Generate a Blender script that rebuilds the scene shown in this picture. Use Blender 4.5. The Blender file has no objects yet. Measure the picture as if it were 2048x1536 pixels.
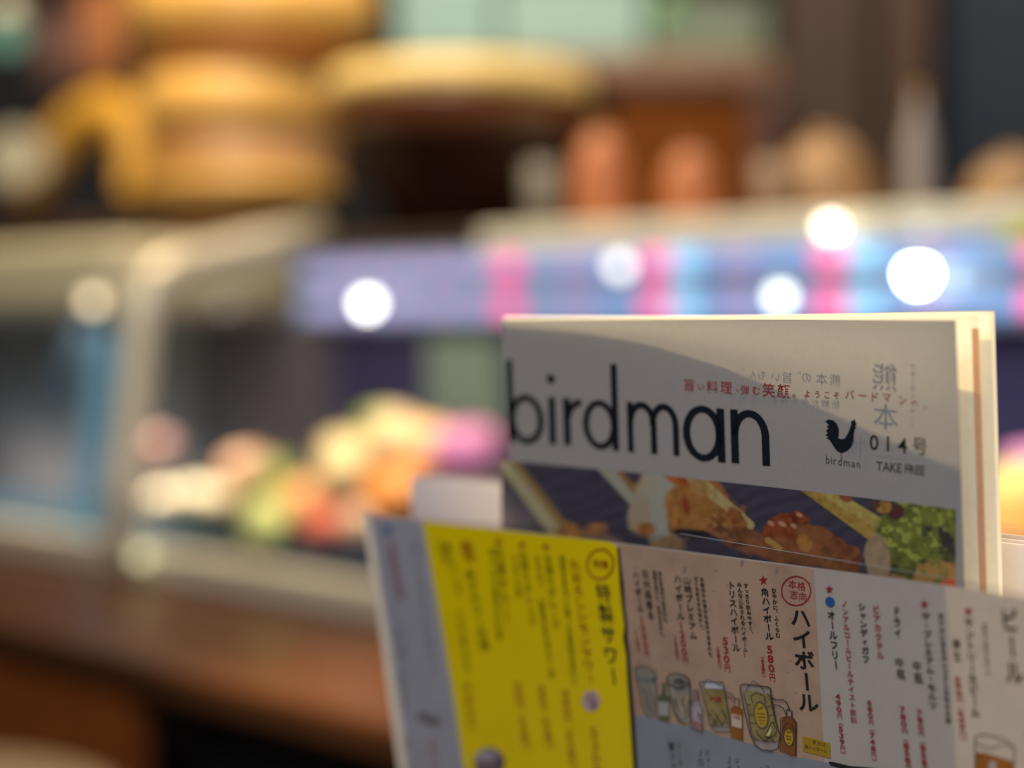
import bpy, math, random
import numpy as np
from mathutils import Vector as V
from mathutils.geometry import tessellate_polygon

random.seed(7)
rng = np.random.default_rng(7)
S = bpy.context.scene
C = S.collection

# ---------------------------------------------------------------- camera
F = 3077.0                       # focal length in pixels of the 2048 wide frame
CZ = 1.05
PITCH = math.atan((768 - 640) / F)
cam_d = bpy.data.cameras.new('camera')
cam_d.sensor_width = 36.0
cam_d.lens = F / 2048 * 36.0
cam_d.clip_start = 0.02
cam_d.clip_end = 60
cam_d.dof.use_dof = True
cam_d.dof.focus_distance = 0.546
cam_d.dof.aperture_fstop = 54.09 / 22.5
cam = bpy.data.objects.new('camera', cam_d)
C.objects.link(cam)
cam.location = (0, 0, CZ)
cam.rotation_euler = (math.pi / 2 - PITCH, 0, 0)
S.camera = cam
S.view_settings.view_transform = 'Standard'
S.view_settings.look = 'None'
S.view_settings.gamma = 1.0
S.view_settings.use_curve_mapping = False
S.view_settings.exposure = 0.0
S.cycles.use_denoising = True
S.cycles.max_bounces = 10
S.cycles.transparent_max_bounces = 12
S.cycles.caustics_reflective = False
S.cycles.caustics_refractive = False

# ---------------------------------------------------------------- world and lamps
w = bpy.data.worlds.new('room_glow')
S.world = w
w.use_nodes = True
w.node_tree.nodes['Background'].inputs[0].default_value = (0.92, 0.97, 1.06, 1)
w.node_tree.nodes['Background'].inputs[1].default_value = 0.31


def area(name, loc, target, sx, sy, power, col):
    l = bpy.data.lights.new(name, 'AREA')
    l.shape = 'RECTANGLE'; l.size = sx; l.size_y = sy
    l.energy = power; l.color = col
    o = bpy.data.objects.new(name, l); C.objects.link(o)
    o.location = loc
    o.rotation_euler = (V(target) - V(loc)).to_track_quat('-Z', 'Y').to_euler()
    return o


def spot(name, loc, target, power, col, angle, blend=0.3, rad=0.03):
    l = bpy.data.lights.new(name, 'SPOT')
    l.energy = power; l.color = col; l.spot_size = math.radians(angle)
    l.spot_blend = blend; l.shadow_soft_size = rad
    o = bpy.data.objects.new(name, l); C.objects.link(o)
    o.location = loc
    o.rotation_euler = (V(target) - V(loc)).to_track_quat('-Z', 'Y').to_euler()
    return o


MAGC = V((0.13, 0.50, 1.03))
# ceiling downlight a little behind the magazine: shines through the paper
spot('ceiling_downlight', MAGC + V((0.707 * 0.36, 0.707 * 0.36, 1.62)), MAGC, 303, (1.0, 0.75, 0.32), 22, 0.5, 0.016)
# unseen fill panel added behind the camera to brighten menu and cover
area('front_fill_light', (-0.6, -1.2, 2.5), (0.1, 0.5, 1.0), 1.6, 1.0, 40, (0.92, 0.98, 1.08))
# kitchen ceiling lights over the counter
area('kitchen_light', (-0.5, 1.75, 2.6), (-0.3, 2.2, 1.2), 1.4, 0.4, 50, (1.0, 0.78, 0.5))
area('kitchen_back_light', (0.9, 2.6, 2.7), (0.6, 3.4, 1.3), 1.4, 0.6, 18, (1.0, 0.88, 0.72))
spot('counter_edge_fill', (-0.25, 1.0, 2.6), (-0.13, 1.34, 0.72), 420, (1.0, 0.66, 0.30), 16, 1.0, 0.06)  # spot added to light up the front edge of the counter

# ---------------------------------------------------------------- maths helpers
cp, sp = math.cos(PITCH), math.sin(PITCH)
EYE = V((0, 0, CZ))


def ray(x, y):
    a = (x - 1024) / F
    b = (y - 768) / F
    return V((a, cp - b * sp, -sp - b * cp))


def W(x, y, Y):
    d = ray(x, y)
    return EYE + d * (Y / d.y)


def hit(x, y, p, n):
    d = ray(x, y)
    return EYE + d * ((p - EYE).dot(n) / d.dot(n))


# ---------------------------------------------------------------- materials
MATS = {}


def lin(c):
    c = np.asarray(c, float) / 255.0
    return np.where(c <= 0.04045, c / 12.92, ((c + 0.055) / 1.055) ** 2.4)


def mat(name, col, rough=0.6, metal=0.0, grain=0.0, scale=30.0, stretch=(1, 1, 1), emit=None, spec=0.5):
    if name in MATS:
        return MATS[name]
    m = bpy.data.materials.new(name); m.use_nodes = True
    nt = m.node_tree; b = nt.nodes['Principled BSDF']
    b.inputs['Roughness'].default_value = rough
    b.inputs['Metallic'].default_value = metal
    b.inputs['Specular IOR Level'].default_value = spec
    if grain > 0:
        tc = nt.nodes.new('ShaderNodeTexCoord'); mp = nt.nodes.new('ShaderNodeMapping')
        mp.inputs['Scale'].default_value = stretch
        nz = nt.nodes.new('ShaderNodeTexNoise'); nz.inputs['Scale'].default_value = scale
        nz.inputs['Detail'].default_value = 5
        mx = nt.nodes.new('ShaderNodeMix'); mx.data_type = 'RGBA'
        mx.inputs[6].default_value = tuple(max(0, c * (1 - grain)) for c in col) + (1,)
        mx.inputs[7].default_value = tuple(min(1, c * (1 + grain)) for c in col) + (1,)
        nt.links.new(tc.outputs['Object'], mp.inputs[0]); nt.links.new(mp.outputs[0], nz.inputs['Vector'])
        nt.links.new(nz.outputs['Fac'], mx.inputs[0]); nt.links.new(mx.outputs[2], b.inputs['Base Color'])
    else:
        b.inputs['Base Color'].default_value = tuple(col) + (1,)
    if emit:
        b.inputs['Emission Color'].default_value = tuple(emit[0]) + (1,)
        b.inputs['Emission Strength'].default_value = emit[1]
    MATS[name] = m
    return m


def paper(name, col, trans, blotch=None, scale=60, gloss=0.0, attr=False, grain=0.04):
    """thin printed paper: part diffuse, part translucent"""
    if name in MATS:
        return MATS[name]
    m = bpy.data.materials.new(name); m.use_nodes = True
    nt = m.node_tree; nt.nodes.clear()
    out = nt.nodes.new('ShaderNodeOutputMaterial')
    df = nt.nodes.new('ShaderNodeBsdfDiffuse'); tr = nt.nodes.new('ShaderNodeBsdfTranslucent')
    ad = nt.nodes.new('ShaderNodeMixShader'); ad.inputs[0].default_value = trans
    tc = nt.nodes.new('ShaderNodeTexCoord')
    if attr:
        src = nt.nodes.new('ShaderNodeAttribute'); src.attribute_name = 'print'
        cs = src.outputs['Color']
    else:
        nz = nt.nodes.new('ShaderNodeTexNoise'); nz.inputs['Scale'].default_value = scale
        nz.inputs['Detail'].default_value = 8; nz.inputs['Roughness'].default_value = 0.7
        rp = nt.nodes.new('ShaderNodeValToRGB')
        c2 = blotch or tuple(c * (1 - grain) for c in col)
        rp.color_ramp.elements[0].color = tuple(c2) + (1,)
        rp.color_ramp.elements[1].color = tuple(col) + (1,)
        rp.color_ramp.elements[0].position = 0.34; rp.color_ramp.elements[1].position = 0.56
        nt.links.new(tc.outputs['Object'], nz.inputs['Vector'])
        nt.links.new(nz.outputs['Fac'], rp.inputs[0]); cs = rp.outputs[0]
    nt.links.new(cs, df.inputs[0]); nt.links.new(cs, tr.inputs[0])
    nt.links.new(df.outputs[0], ad.inputs[1]); nt.links.new(tr.outputs[0], ad.inputs[2])
    last = ad.outputs[0]
    if gloss > 0:
        gl = nt.nodes.new('ShaderNodeBsdfGlossy'); gl.inputs['Roughness'].default_value = 0.35
        mg = nt.nodes.new('ShaderNodeMixShader'); mg.inputs[0].default_value = gloss
        nt.links.new(last, mg.inputs[1]); nt.links.new(gl.outputs[0], mg.inputs[2]); last = mg.outputs[0]
    nt.links.new(last, out.inputs[0])
    MATS[name] = m
    return m


def clear(name, tint, haze, rough=0.08):
    """thin clear sheet: mostly see-through, a little reflection"""
    if name in MATS:
        return MATS[name]
    m = bpy.data.materials.new(name); m.use_nodes = True
    nt = m.node_tree; nt.nodes.clear()
    out = nt.nodes.new('ShaderNodeOutputMaterial')
    tr = nt.nodes.new('ShaderNodeBsdfTransparent'); tr.inputs[0].default_value = tuple(tint) + (1,)
    gl = nt.nodes.new('ShaderNodeBsdfGlossy'); gl.inputs['Roughness'].default_value = rough
    mg = nt.nodes.new('ShaderNodeMixShader'); mg.inputs[0].default_value = haze
    nt.links.new(tr.outputs[0], mg.inputs[1]); nt.links.new(gl.outputs[0], mg.inputs[2])
    nt.links.new(mg.outputs[0], out.inputs[0])
    MATS[name] = m
    return m


def lamp(name, col, strength):
    if name in MATS:
        return MATS[name]
    m = bpy.data.materials.new(name); m.use_nodes = True
    nt = m.node_tree; nt.nodes.clear()
    out = nt.nodes.new('ShaderNodeOutputMaterial')
    e = nt.nodes.new('ShaderNodeEmission'); e.inputs[0].default_value = tuple(col) + (1,)
    e.inputs[1].default_value = strength
    nt.links.new(e.outputs[0], out.inputs[0])
    MATS[name] = m
    return m


# ---------------------------------------------------------------- object helpers
def tag(o, label=None, cat=None, group=None, kind=None):
    if label: o['label'] = label
    if cat: o['category'] = cat
    if group: o['group'] = group
    if kind: o['kind'] = kind
    return o


def thing(name, loc, label, cat, group=None):
    o = bpy.data.objects.new(name, None); o.empty_display_size = 0.02
    C.objects.link(o); o.location = loc
    return tag(o, label, cat, group)


def base_of(p):
    r = V((0, 0, 0))
    while p is not None:
        r = r + V(p.location); p = p.parent
    return r


def mesh(name, verts, faces, m, parent=None, smooth=False):
    off = base_of(parent)
    me = bpy.data.meshes.new(name)
    me.from_pydata([tuple(V(v) - off) for v in verts], [], [list(f) for f in faces])
    if m is not None: me.materials.append(m)
    if smooth:
        me.polygons.foreach_set('use_smooth', [True] * len(me.polygons))
    me.update()
    o = bpy.data.objects.new(name, me); C.objects.link(o)
    if parent is not None: o.parent = parent
    return o


def bevel(o, wd, seg=2):
    b = o.modifiers.new('bevel', 'BEVEL'); b.width = wd; b.segments = seg; b.limit_method = 'ANGLE'
    return o


def obox(o0, ax, ay, az):
    """box from corner o0 along three vectors"""
    o0, ax, ay, az = V(o0), V(ax), V(ay), V(az)
    vs = [o0, o0 + ax, o0 + ax + ay, o0 + ay]
    vs = vs + [p + az for p in vs]
    fs = [(3, 2, 1, 0), (4, 5, 6, 7), (0, 1, 5, 4), (1, 2, 6, 5), (2, 3, 7, 6), (3, 0, 4, 7)]
    if ax.cross(ay).dot(az) < 0: fs = [f[::-1] for f in fs]
    return vs, fs


def abox(x0, x1, y0, y1, z0, z1):
    return obox((x0, y0, z0), (x1 - x0, 0, 0), (0, y1 - y0, 0), (0, 0, z1 - z0))


def lathe(profile, c, seg=40, wob=0.0):
    vs, fs = [], []
    n = len(profile)
    for i in range(seg):
        a = 2 * math.pi * i / seg
        for r, z in profile:
            k = 1 + wob * math.sin(3 * a + z * 40)
            vs.append((c[0] + r * k * math.cos(a), c[1] + r * k * math.sin(a), c[2] + z))
    for i in range(seg):
        j = (i + 1) % seg
        for k in range(n - 1):
            fs.append((i * n + k, j * n + k, j * n + k + 1, i * n + k + 1))
    return vs, fs


def tube(path, r, seg=10):
    path = [V(p) for p in path]
    vs, fs = [], []
    for i, p in enumerate(path):
        t = (path[min(i + 1, len(path) - 1)] - path[max(i - 1, 0)]).normalized()
        a = t.cross(V((0, 0, 1)))
        if a.length < 1e-3: a = t.cross(V((1, 0, 0)))
        a.normalize(); b = t.cross(a)
        for k in range(seg):
            q = 2 * math.pi * k / seg
            vs.append(p + a * r * math.cos(q) + b * r * math.sin(q))
    for i in range(len(path) - 1):
        for k in range(seg):
            k2 = (k + 1) % seg
            fs.append((i * seg + k, i * seg + k2, (i + 1) * seg + k2, (i + 1) * seg + k))
    fs.append(tuple(range(seg))[::-1]); fs.append(tuple((len(path) - 1) * seg + k for k in range(seg)))
    return vs, fs


def blob(c, rx, ry, rz, bump=0.12, freq=3.0, seed=0, nu=28, nv=16, rot=0.0):
    r = random.Random(seed)
    ph = [(r.uniform(-1, 1) * freq, r.uniform(-1, 1) * freq, r.uniform(-1, 1) * freq, r.uniform(0, 6.28)) for _ in range(7)]
    vs, fs = [], []
    for i in range(nv + 1):
        th = math.pi * i / nv
        for j in range(nu):
            a = 2 * math.pi * j / nu
            d = V((math.sin(th) * math.cos(a), math.sin(th) * math.sin(a), math.cos(th)))
            k = 1 + bump * sum(math.sin(d.x * p[0] + d.y * p[1] + d.z * p[2] + p[3]) for p in ph) / 3.0
            x, y = d.x * rx * k, d.y * ry * k
            vs.append((c[0] + x * math.cos(rot) - y * math.sin(rot), c[1] + x * math.sin(rot) + y * math.cos(rot), c[2] + d.z * rz * k))
    for i in range(nv):
        for j in range(nu):
            j2 = (j + 1) % nu
            fs.append((i * nu + j, (i + 1) * nu + j, (i + 1) * nu + j2, i * nu + j2))
    return vs, fs


# ================================================================ SETTING
UC = V((0.741, -0.671, 0))          # along the counter, to the right and nearer
BC = V((0.671, 0.741, 0))           # from the customer side to the kitchen side
UP = V((0, 0, 1))
P0 = W(300, 1145, 2.0)              # foot of the glass case's left front corner
ZC = P0.z                           # counter top
P0 = V((P0.x, P0.y, ZC))

m_floor = mat('dark_floor', (0.012, 0.009, 0.008), 0.5, grain=0.4, scale=6)
m_wall = mat('kitchen_wall_paint', (0.012, 0.013, 0.020), 0.8, grain=0.3, scale=3)
fl = mesh('floor', *abox(-4, 4, -2.5, 5, -0.05, 0), m_floor); tag(fl, kind='structure')
wb = mesh('wall_back', *abox(-4, 4, 4.3, 4.4, 0, 2.9), m_wall); tag(wb, kind='structure')
wl = mesh('wall_left', *abox(-3.1, -3.0, -2.5, 4.3, 0, 2.9), m_wall); tag(wl, kind='structure')
wr = mesh('wall_right', *abox(3.0, 3.1, -2.5, 4.3, 0, 2.9), m_wall); tag(wr, kind='structure')
ce = mesh('ceiling', *abox(-4, 4, -0.4, 5, 2.9, 3.0), mat('ceiling_paint', (0.25, 0.24, 0.23), 0.9, grain=0.1)); tag(ce, kind='structure')


def cpt(s, t, z):
    """a point in counter coordinates"""
    p = P0 + UC * s + BC * t
    return V((p.x, p.y, z))


def cbox(s0, s1, t0, t1, z0, z1):
    return obox(cpt(s0, t0, z0), UC * (s1 - s0), BC * (t1 - t0), UP * (z1 - z0))


# ---- customer counter
e = hit(370, 1345, V((0, 0, ZC)), UP)
TE = (e - P0).dot(BC)               # its front edge (negative t)
m_wood = mat('varnished_brown_wood', (0.060, 0.023, 0.009), 0.34, grain=0.35, scale=9, stretch=(1, 1, 6), spec=0.25)
counter = thing('serving_counter', cpt(0, 0, 0), 'long brown varnished wooden counter below the glass food cases', 'counter')
bevel(mesh('counter_top', *cbox(-1.6, 2.6, TE, 0.9, ZC - 0.035, ZC), m_wood, counter), 0.008, 3)
sb = (hit(250, 1400, cpt(0, TE + 0.03, 0), BC) - P0).dot(UC)
m_red = mat('red_brown_panel_wood', (0.27, 0.066, 0.010), 0.5, grain=0.4, scale=8)
m_black = mat('black_panel', (0.006, 0.005, 0.006), 0.6, grain=0.2)
p_ = mesh('front_panel', *cbox(-1.6, sb, TE + 0.03, TE + 0.06, 0.02, ZC - 0.036), m_red, counter); p_['label'] = 'red brown wooden front panel'
p_ = mesh('front_panel', *cbox(sb + 0.002, 2.6, TE + 0.12, TE + 0.15, 0.02, ZC - 0.036), m_black, counter); p_['label'] = 'black front panel'
mesh('plinth', *cbox(-1.6, 2.6, TE + 0.2, 0.8, 0.0, 0.12), m_black, counter)

# ================================================================ GLASS CASES
m_alu = mat('warm_aluminium', (0.68, 0.62, 0.47), 0.38, metal=0.25, grain=0.08, scale=40)
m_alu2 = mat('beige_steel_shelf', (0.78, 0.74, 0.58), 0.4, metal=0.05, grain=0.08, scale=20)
m_glass = clear('case_glass', (0.96, 0.98, 0.97), 0.035, 0.03)
m_gblue = mat('blue_glass_edge', (0.24, 0.58, 0.84), 0.2, grain=0.05, scale=10)
m_dark = mat('case_back_dark', (0.10, 0.08, 0.18), 0.35, grain=0.2, scale=5)
m_tray = mat('dark_blue_tray', (0.015, 0.035, 0.05), 0.25, grain=0.2, scale=10)
RH = 0.040                          # base rail height
z_front = hit(290, 552, cpt(0, 0, 0), UC).z
qt = hit(640, 476, cpt(0, 0, 0), UC)
TB = (qt - P0).dot(BC)              # depth of the case
ZT = qt.z                           # top shelf height

case = thing('glass_display_case', cpt(0.5, 0.1, ZC), 'long lit glass food case with aluminium frame on the counter', 'display case')
SR = 2.3
bevel(mesh('base_rail', *cbox(-0.02, SR, -0.03, 0.0, ZC, ZC + RH), m_alu, case), 0.006, 3)
mesh('food_tray', *cbox(0.03, SR, 0.015, TB - 0.02, ZC + 0.001, ZC + 0.028), m_tray, case)
mesh('back_panel', *cbox(0.0, SR, TB + 0.03, TB + 0.045, ZC, ZT - 0.03), m_dark, case)
# left end frame: post, rounded corner, rising side rail
endp, endn = cpt(0, 0, 0), UC
path = []
for x, y in [(222, 1100), (240, 960), (258, 820), (268, 700), (273, 640), (279, 600), (292, 568), (316, 545), (352, 528), (420, 510), (520, 487), (640, 462)]:
    path.append(hit(x + 10 if y > 560 else x, y, endp, endn))
mesh('end_frame', *tube(path, 0.0215, 12), m_alu, case, smooth=True)
# glass: end pane, front pane, sloped top pane
ins = [p for p in path]
gv = [cpt(0, 0.0, ZC + RH)] + ins + [cpt(0, TB, ZC + RH)]
mesh('end_glass', gv, [tuple(range(len(gv)))], m_glass, case)
f1 = path[6]
tf = (f1 - P0).dot(BC)
mesh('front_glass', [cpt(0.02, -0.005, ZC + RH), cpt(SR, -0.005, ZC + RH), cpt(SR, tf, f1.z), cpt(0.02, tf, f1.z)], [(0, 1, 2, 3)], m_glass, case)
mesh('top_glass', [cpt(0.02, tf, f1.z), cpt(SR, tf, f1.z), cpt(SR, TB, ZT - 0.03), cpt(0.02, TB, ZT - 0.03)], [(0, 1, 2, 3)], m_glass, case)
s_d = (hit(955, 470, cpt(0, TB, 0), BC) - P0).dot(UC)
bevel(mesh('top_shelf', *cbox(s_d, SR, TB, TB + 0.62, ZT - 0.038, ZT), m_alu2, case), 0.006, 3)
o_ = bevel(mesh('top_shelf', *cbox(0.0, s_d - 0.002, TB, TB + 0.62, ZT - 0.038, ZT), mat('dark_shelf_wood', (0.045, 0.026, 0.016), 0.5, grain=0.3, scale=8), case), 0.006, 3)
o_['label'] = 'dark wooden shelf section under the bowls'
mesh('steel_divider', *cbox((hit(865, 720, cpt(0, TB, 0), BC) - P0).dot(UC), (hit(1010, 720, cpt(0, TB, 0), BC) - P0).dot(UC), TB - 0.01, TB + 0.02, ZC + 0.03, ZT - 0.14),
     mat('grey_green_steel', (0.25, 0.32, 0.27), 0.4, grain=0.1), case)
mesh('shelf_support', *cbox(0.0, SR, TB + 0.05, TB + 0.60, ZC, ZC + 0.02), m_black, case)
for s_ in (0.3, 1.2, 2.1):
    mesh('shelf_leg', *cbox(s_, s_ + 0.04, TB + 0.5, TB + 0.54, ZC + 0.02, ZT - 0.036), m_alu, case)

# light strips: alternate pink and blue white chips
zr1 = hit(1100, 530, cpt(0, TB - 0.02, 0), BC).z
zr2 = hit(1100, 612, cpt(0, TB - 0.02, 0), BC).z
s_a = (hit(600, 600, cpt(0, TB - 0.02, 0), BC) - P0).dot(UC)
s_b = (hit(2120, 560, cpt(0, TB - 0.02, 0), BC) - P0).dot(UC)
chip_mats = [lamp('led_blue', (0.22, 0.36, 0.66), 1.5), lamp('led_violet', (0.42, 0.34, 0.62), 1.5),
             lamp('led_pink', (0.92, 0.12, 0.32), 2.2), lamp('led_ice', (0.28, 0.60, 0.86), 2.1),
             lamp('led_dim_blue', (0.30, 0.36, 0.60), 1.5), lamp('led_dim_violet', (0.50, 0.36, 0.60), 1.5)]
for zr, nm in ((zr1, 'upper'), (zr2, 'lower')):
    st = mesh('light_strip', *cbox(s_a - 0.02, s_b, TB - 0.012, TB - 0.002, zr - 0.022, zr + 0.022), mat('strip_white', (0.35, 0.38, 0.5), 0.4, grain=0.05), case)
    st['label'] = nm + ' strip of pink and blue lights'
    n = 30
    for i in range(n):
        f_ = i / (n - 1)
        s0 = s_a + (s_b - s_a) * f_
        k = [0, 1, 0, 0, 2, 3][i % 6] if f_ > 0.42 else ([4, 5, 4, 5, 2, 4][i % 6] if f_ > 0.2 else [4, 5][i % 2])
        L_ = (s_b - s_a) / n * 0.94
        mesh('led_chip', *cbox(s0, s0 + L_, TB - 0.017, TB - 0.012, zr - 0.012, zr + 0.012), chip_mats[k], st)

# glowing balls standing in for specular highlights on the case glass and metal
def glow_ball(x, y, Y, r, col, st, label, grp=None, name='case_highlight'):
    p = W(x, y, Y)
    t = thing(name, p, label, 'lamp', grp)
    mesh('glow_ball', *lathe([(0.0005, -r), (r * 0.6, -r * 0.8), (r, 0), (r * 0.6, r * 0.8), (0.0005, r)], p, 20), lamp('glow_ball_%d' % int(x), col, st), t, smooth=True)
    mesh('glow_cap', *lathe([(0.0005, r * 1.5), (r * 0.7, r * 1.5), (r * 0.7, r * 0.6)], p, 16), m_alu, t, smooth=True)
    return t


def ycase(x, t=TB - 0.05):
    return hit(x, 600, cpt(0, t, 0), BC).y


glow_ball(735, 606, ycase(735), 0.011, (1, 0.97, 0.92), 12, 'small bright white highlight stand-in left in the case under the dark bowl')
glow_ball(1240, 530, ycase(1240), 0.011, (1, 0.93, 0.90), 4.2, 'soft white highlight stand-in in the case straight above the magazine title')
glow_ball(1560, 592, ycase(1560), 0.010, (0.95, 1, 0.94), 6.5, 'greenish white highlight stand-in just above the magazine top edge')
glow_ball(1835, 548, ycase(1835), 0.013, (0.75, 0.95, 1), 40, 'largest brightest blue white highlight stand-in at right end of the case')
glow_ball(1660, 452, ycase(1660, TB - 0.02) , 0.010, (1, 0.93, 0.74), 8, 'warm yellow highlight stand-in on the front of the top shelf')
glow_ball(1845, 452, ycase(1845, TB - 0.02), 0.007, (0.7, 0.8, 0.75), 1.6, 'faint small highlight stand-in on the shelf beside the warm yellow one')
glow_ball(186, 600, 2.02, 0.011, (1, 0.78, 0.48), 3.4, 'amber highlight stand-in on the left case beside the frame post')
glow_ball(283, 1108, 1.93, 0.012, (0.95, 0.88, 0.52), 1.6, 'pale yellow highlight stand-in at the foot of the frame post')

# neighbouring case on the left
case2 = thing('glass_display_case', cpt(-0.6, 0.1, ZC), 'darker glass food case left of the lit one with beige top', 'display case')
bevel(mesh('base_rail', *cbox(-1.6, -0.03, -0.03, 0.0, ZC, ZC + RH), m_alu, case2), 0.006, 3)
mesh('back_panel', *cbox(-1.6, -0.352, TB + 0.03, TB + 0.045, ZC, ZT - 0.10), mat('case_back_lightened', (0.42, 0.39, 0.40), 0.4, grain=0.2, scale=4), case2)  # left stretch coloured paler to offset the shade under the hood
mesh('back_panel', *cbox(-0.35, -0.001, TB + 0.03, TB + 0.045, ZC, ZT - 0.10), mat('case_back_grey', (0.15, 0.132, 0.155), 0.4, grain=0.2, scale=4), case2)
mesh('food_tray', *cbox(-1.6, -0.06, 0.015, TB - 0.02, ZC + 0.001, ZC + 0.028), m_tray, case2)
zt2 = hit(120, 480, cpt(0, 0.02, 0), BC).z
zb2 = hit(120, 630, cpt(0, 0.02, 0), BC).z
bevel(mesh('top_hood', *cbox(-1.6, -0.10, 0.02, 0.34, zb2, zt2), mat('beige_hood', (0.56, 0.50, 0.33), 0.5, grain=0.15, scale=3), case2), 0.02, 3)
mesh('front_glass', [cpt(-1.6, -0.005, ZC + RH), cpt(-0.09, -0.005, ZC + RH), cpt(-0.09, 0.02, zb2), cpt(-1.6, 0.02, zb2)], [(0, 1, 2, 3)], m_glass, case2)
a0 = hit(158, 1095, cpt(0, 0, 0), BC); a1 = hit(208, 660, cpt(0, 0, 0), BC)
wv = UC * 0.046
mesh('end_glass_edge', *obox(a0 - wv * 0.5, wv, BC * 0.01, a1 - a0), m_gblue, case2)
a0 = hit(105, 820, cpt(0, 0.1, 0), BC); a1 = hit(170, 650, cpt(0, 0.1, 0), BC)
mesh('inner_glass_edge', *obox(a0 - wv * 0.5, wv, BC * 0.01, a1 - a0), mat('dim_blue_edge', (0.13, 0.20, 0.28), 0.3, grain=0.1), case2)

# ---- food in the lit case
def food(name, x, y, rpx, col, label, cat, grp=None, t=0.12, sq=(1, 1, 1), seed=1, bump=0.10, freq=3.5, rough=0.45):
    c = hit(x, y, cpt(0, t, 0), BC)
    r = rpx * c.y / F
    c.z = max(c.z, ZC + 0.031 + r * sq[2] * (1 + bump))
    m = mat('food_%d_%d' % (x, y), tuple(lin(col)), rough, grain=0.25, scale=45)
    o = mesh(name, *blob((c.x, c.y, c.z), r * sq[0], r * sq[1], r * sq[2], bump, freq, seed), m, smooth=True)
    return tag(o, label, cat, grp)


FD = [
    # name, x, y, r, colour, label, category, t, squash
    ('cabbage', 790, 895, 78, (226, 200, 146), 'pale yellow cabbage on top of the food heap', 'cabbage', 0.16, (1, 1, 1.0)),
    ('green_pepper', 770, 850, 42, (170, 200, 80), 'yellow green pepper peeping over the top of the heap', 'pepper', 0.20, (1.2, 1, 0.8)),
    ('onion', 690, 935, 62, (226, 200, 140), 'cream onion on the left slope of the heap', 'onion', 0.13, (1, 1, 1.1)),
    ('orange_pepper', 800, 990, 72, (250, 150, 70), 'orange pepper at the middle of the heap', 'pepper', 0.09, (1.1, 1, 0.9)),
    ('peach', 850, 905, 62, (250, 180, 120), 'peach coloured fruit between the pale cabbage and pink radish', 'fruit', 0.12, (1, 1, 1.1)),
    ('pink_radish', 935, 905, 66, (240, 140, 190), 'pink radish at the right end of the heap', 'radish', 0.10, (1.1, 1, 0.95)),
    ('red_tomato', 655, 1050, 46, (215, 100, 70), 'red tomato at the front foot of the heap', 'tomato', 0.06, (1.2, 1, 0.8)),
    ('pale_dumpling', 715, 1045, 34, (235, 190, 150), 'pale round dumpling in front of the heap', 'dumpling', 0.035, (1, 1, 1)),
    ('green_lime', 535, 1045, 52, (226, 228, 140), 'yellow green lime in front of the left heap', 'lime', 0.06, (0.9, 1, 1.0)),
    ('leek', 555, 960, 40, (150, 165, 75), 'dull green leek behind the yellow green lime', 'leek', 0.12, (0.9, 1, 1.1)),
    ('brown_mushroom', 500, 945, 50, (215, 160, 120), 'tan mushroom behind the left heap', 'mushroom', 0.25, (1.1, 1, 0.9)),
    ('cream_potato', 412, 1010, 52, (196, 172, 130), 'cream potato in the middle of the left heap', 'potato', 0.19, (1.35, 1, 0.8)),
    ('small_potato', 325, 1005, 36, (205, 180, 140), 'small tan potato at the far left of the tray', 'potato', 0.16, (1.1, 1, 0.8)),
    ('pale_carrot', 485, 1050, 38, (235, 210, 150), 'pale yellow carrot lying before the cream potato', 'carrot', 0.26, (1.4, 1, 0.7)),
    ('pink_ham', 320, 905, 34, (150, 105, 95), 'dull pink ham behind the small tan potato', 'ham', 0.21, (1, 1, 1.2)),
    ('orange_carrot', 610, 1000, 48, (240, 165, 100), 'orange carrot between the two food heaps', 'carrot', 0.11, (1.1, 1, 0.9)),
    ('yellow_pepper', 2050, 1010, 90, (250, 205, 110), 'yellow pepper seen just right of the magazine pages', 'pepper', 0.10, (1.2, 1, 1)),
    ('orange_squash', 2030, 1085, 66, (245, 160, 70), 'orange squash below the yellow pepper right of the magazine', 'squash', 0.06, (1.4, 1, 0.8)),
    ('purple_radish', 2060, 925, 50, (225, 140, 200), 'purple pink radish above the yellow pepper', 'radish', 0.14, (1.2, 1, 0.8)),
]
for i, (nm, x, y, r, col, lb, ct, t, sq) in enumerate(FD):
    food(nm, x, y, r, col, lb, ct, None, t, sq, seed=i + 3)
for fx, fy, pw in ((800, 950, 160), (545, 1025, 85), (2050, 1020, 110)):
    c = hit(fx, fy, cpt(0, 0.11, 0), BC)
    spot('food_fill_spot', c - BC * 0.55 + UC * 0.45 + UP * 1.55, c, pw, (1.0, 0.95, 0.90), 10.5, 0.7, 0.04)  # unseen spots added to brighten the food heaps

# unseen fill light added under the left hood to brighten that food heap
hc = cpt(-0.50, 0.15, zb2 - 0.012)
hl = area('hood_fill_light', hc, hc - UP, 0.85, 0.12, 5.0, (1.0, 0.94, 0.84))
hl.data.spread = math.radians(75)
hl.rotation_euler = (0, 0, math.atan2(UC.y, UC.x))

# ================================================================ ON THE TOP SHELF
m_gold = mat('golden_bamboo', (0.74, 0.43, 0.105), 0.42, grain=0.18, scale=14)
m_gold2 = mat('pale_gold_rim', (0.84, 0.62, 0.23), 0.36, grain=0.12, scale=14)
m_tan = mat('tan_wood_bowl', (0.30, 0.15, 0.042), 0.46, grain=0.3, scale=10, stretch=(1, 1, 5))
m_lacq = mat('dark_red_lacquer', (0.026, 0.006, 0.003), 0.42, grain=0.3, scale=8, spec=0.15)
zs = ZT + 0.001


def at_x(x, t):
    """point of the shelf under pixel column x at depth t"""
    p = hit(x, 500, cpt(0, t, 0), BC)
    return V((p.x, p.y, zs))


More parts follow.
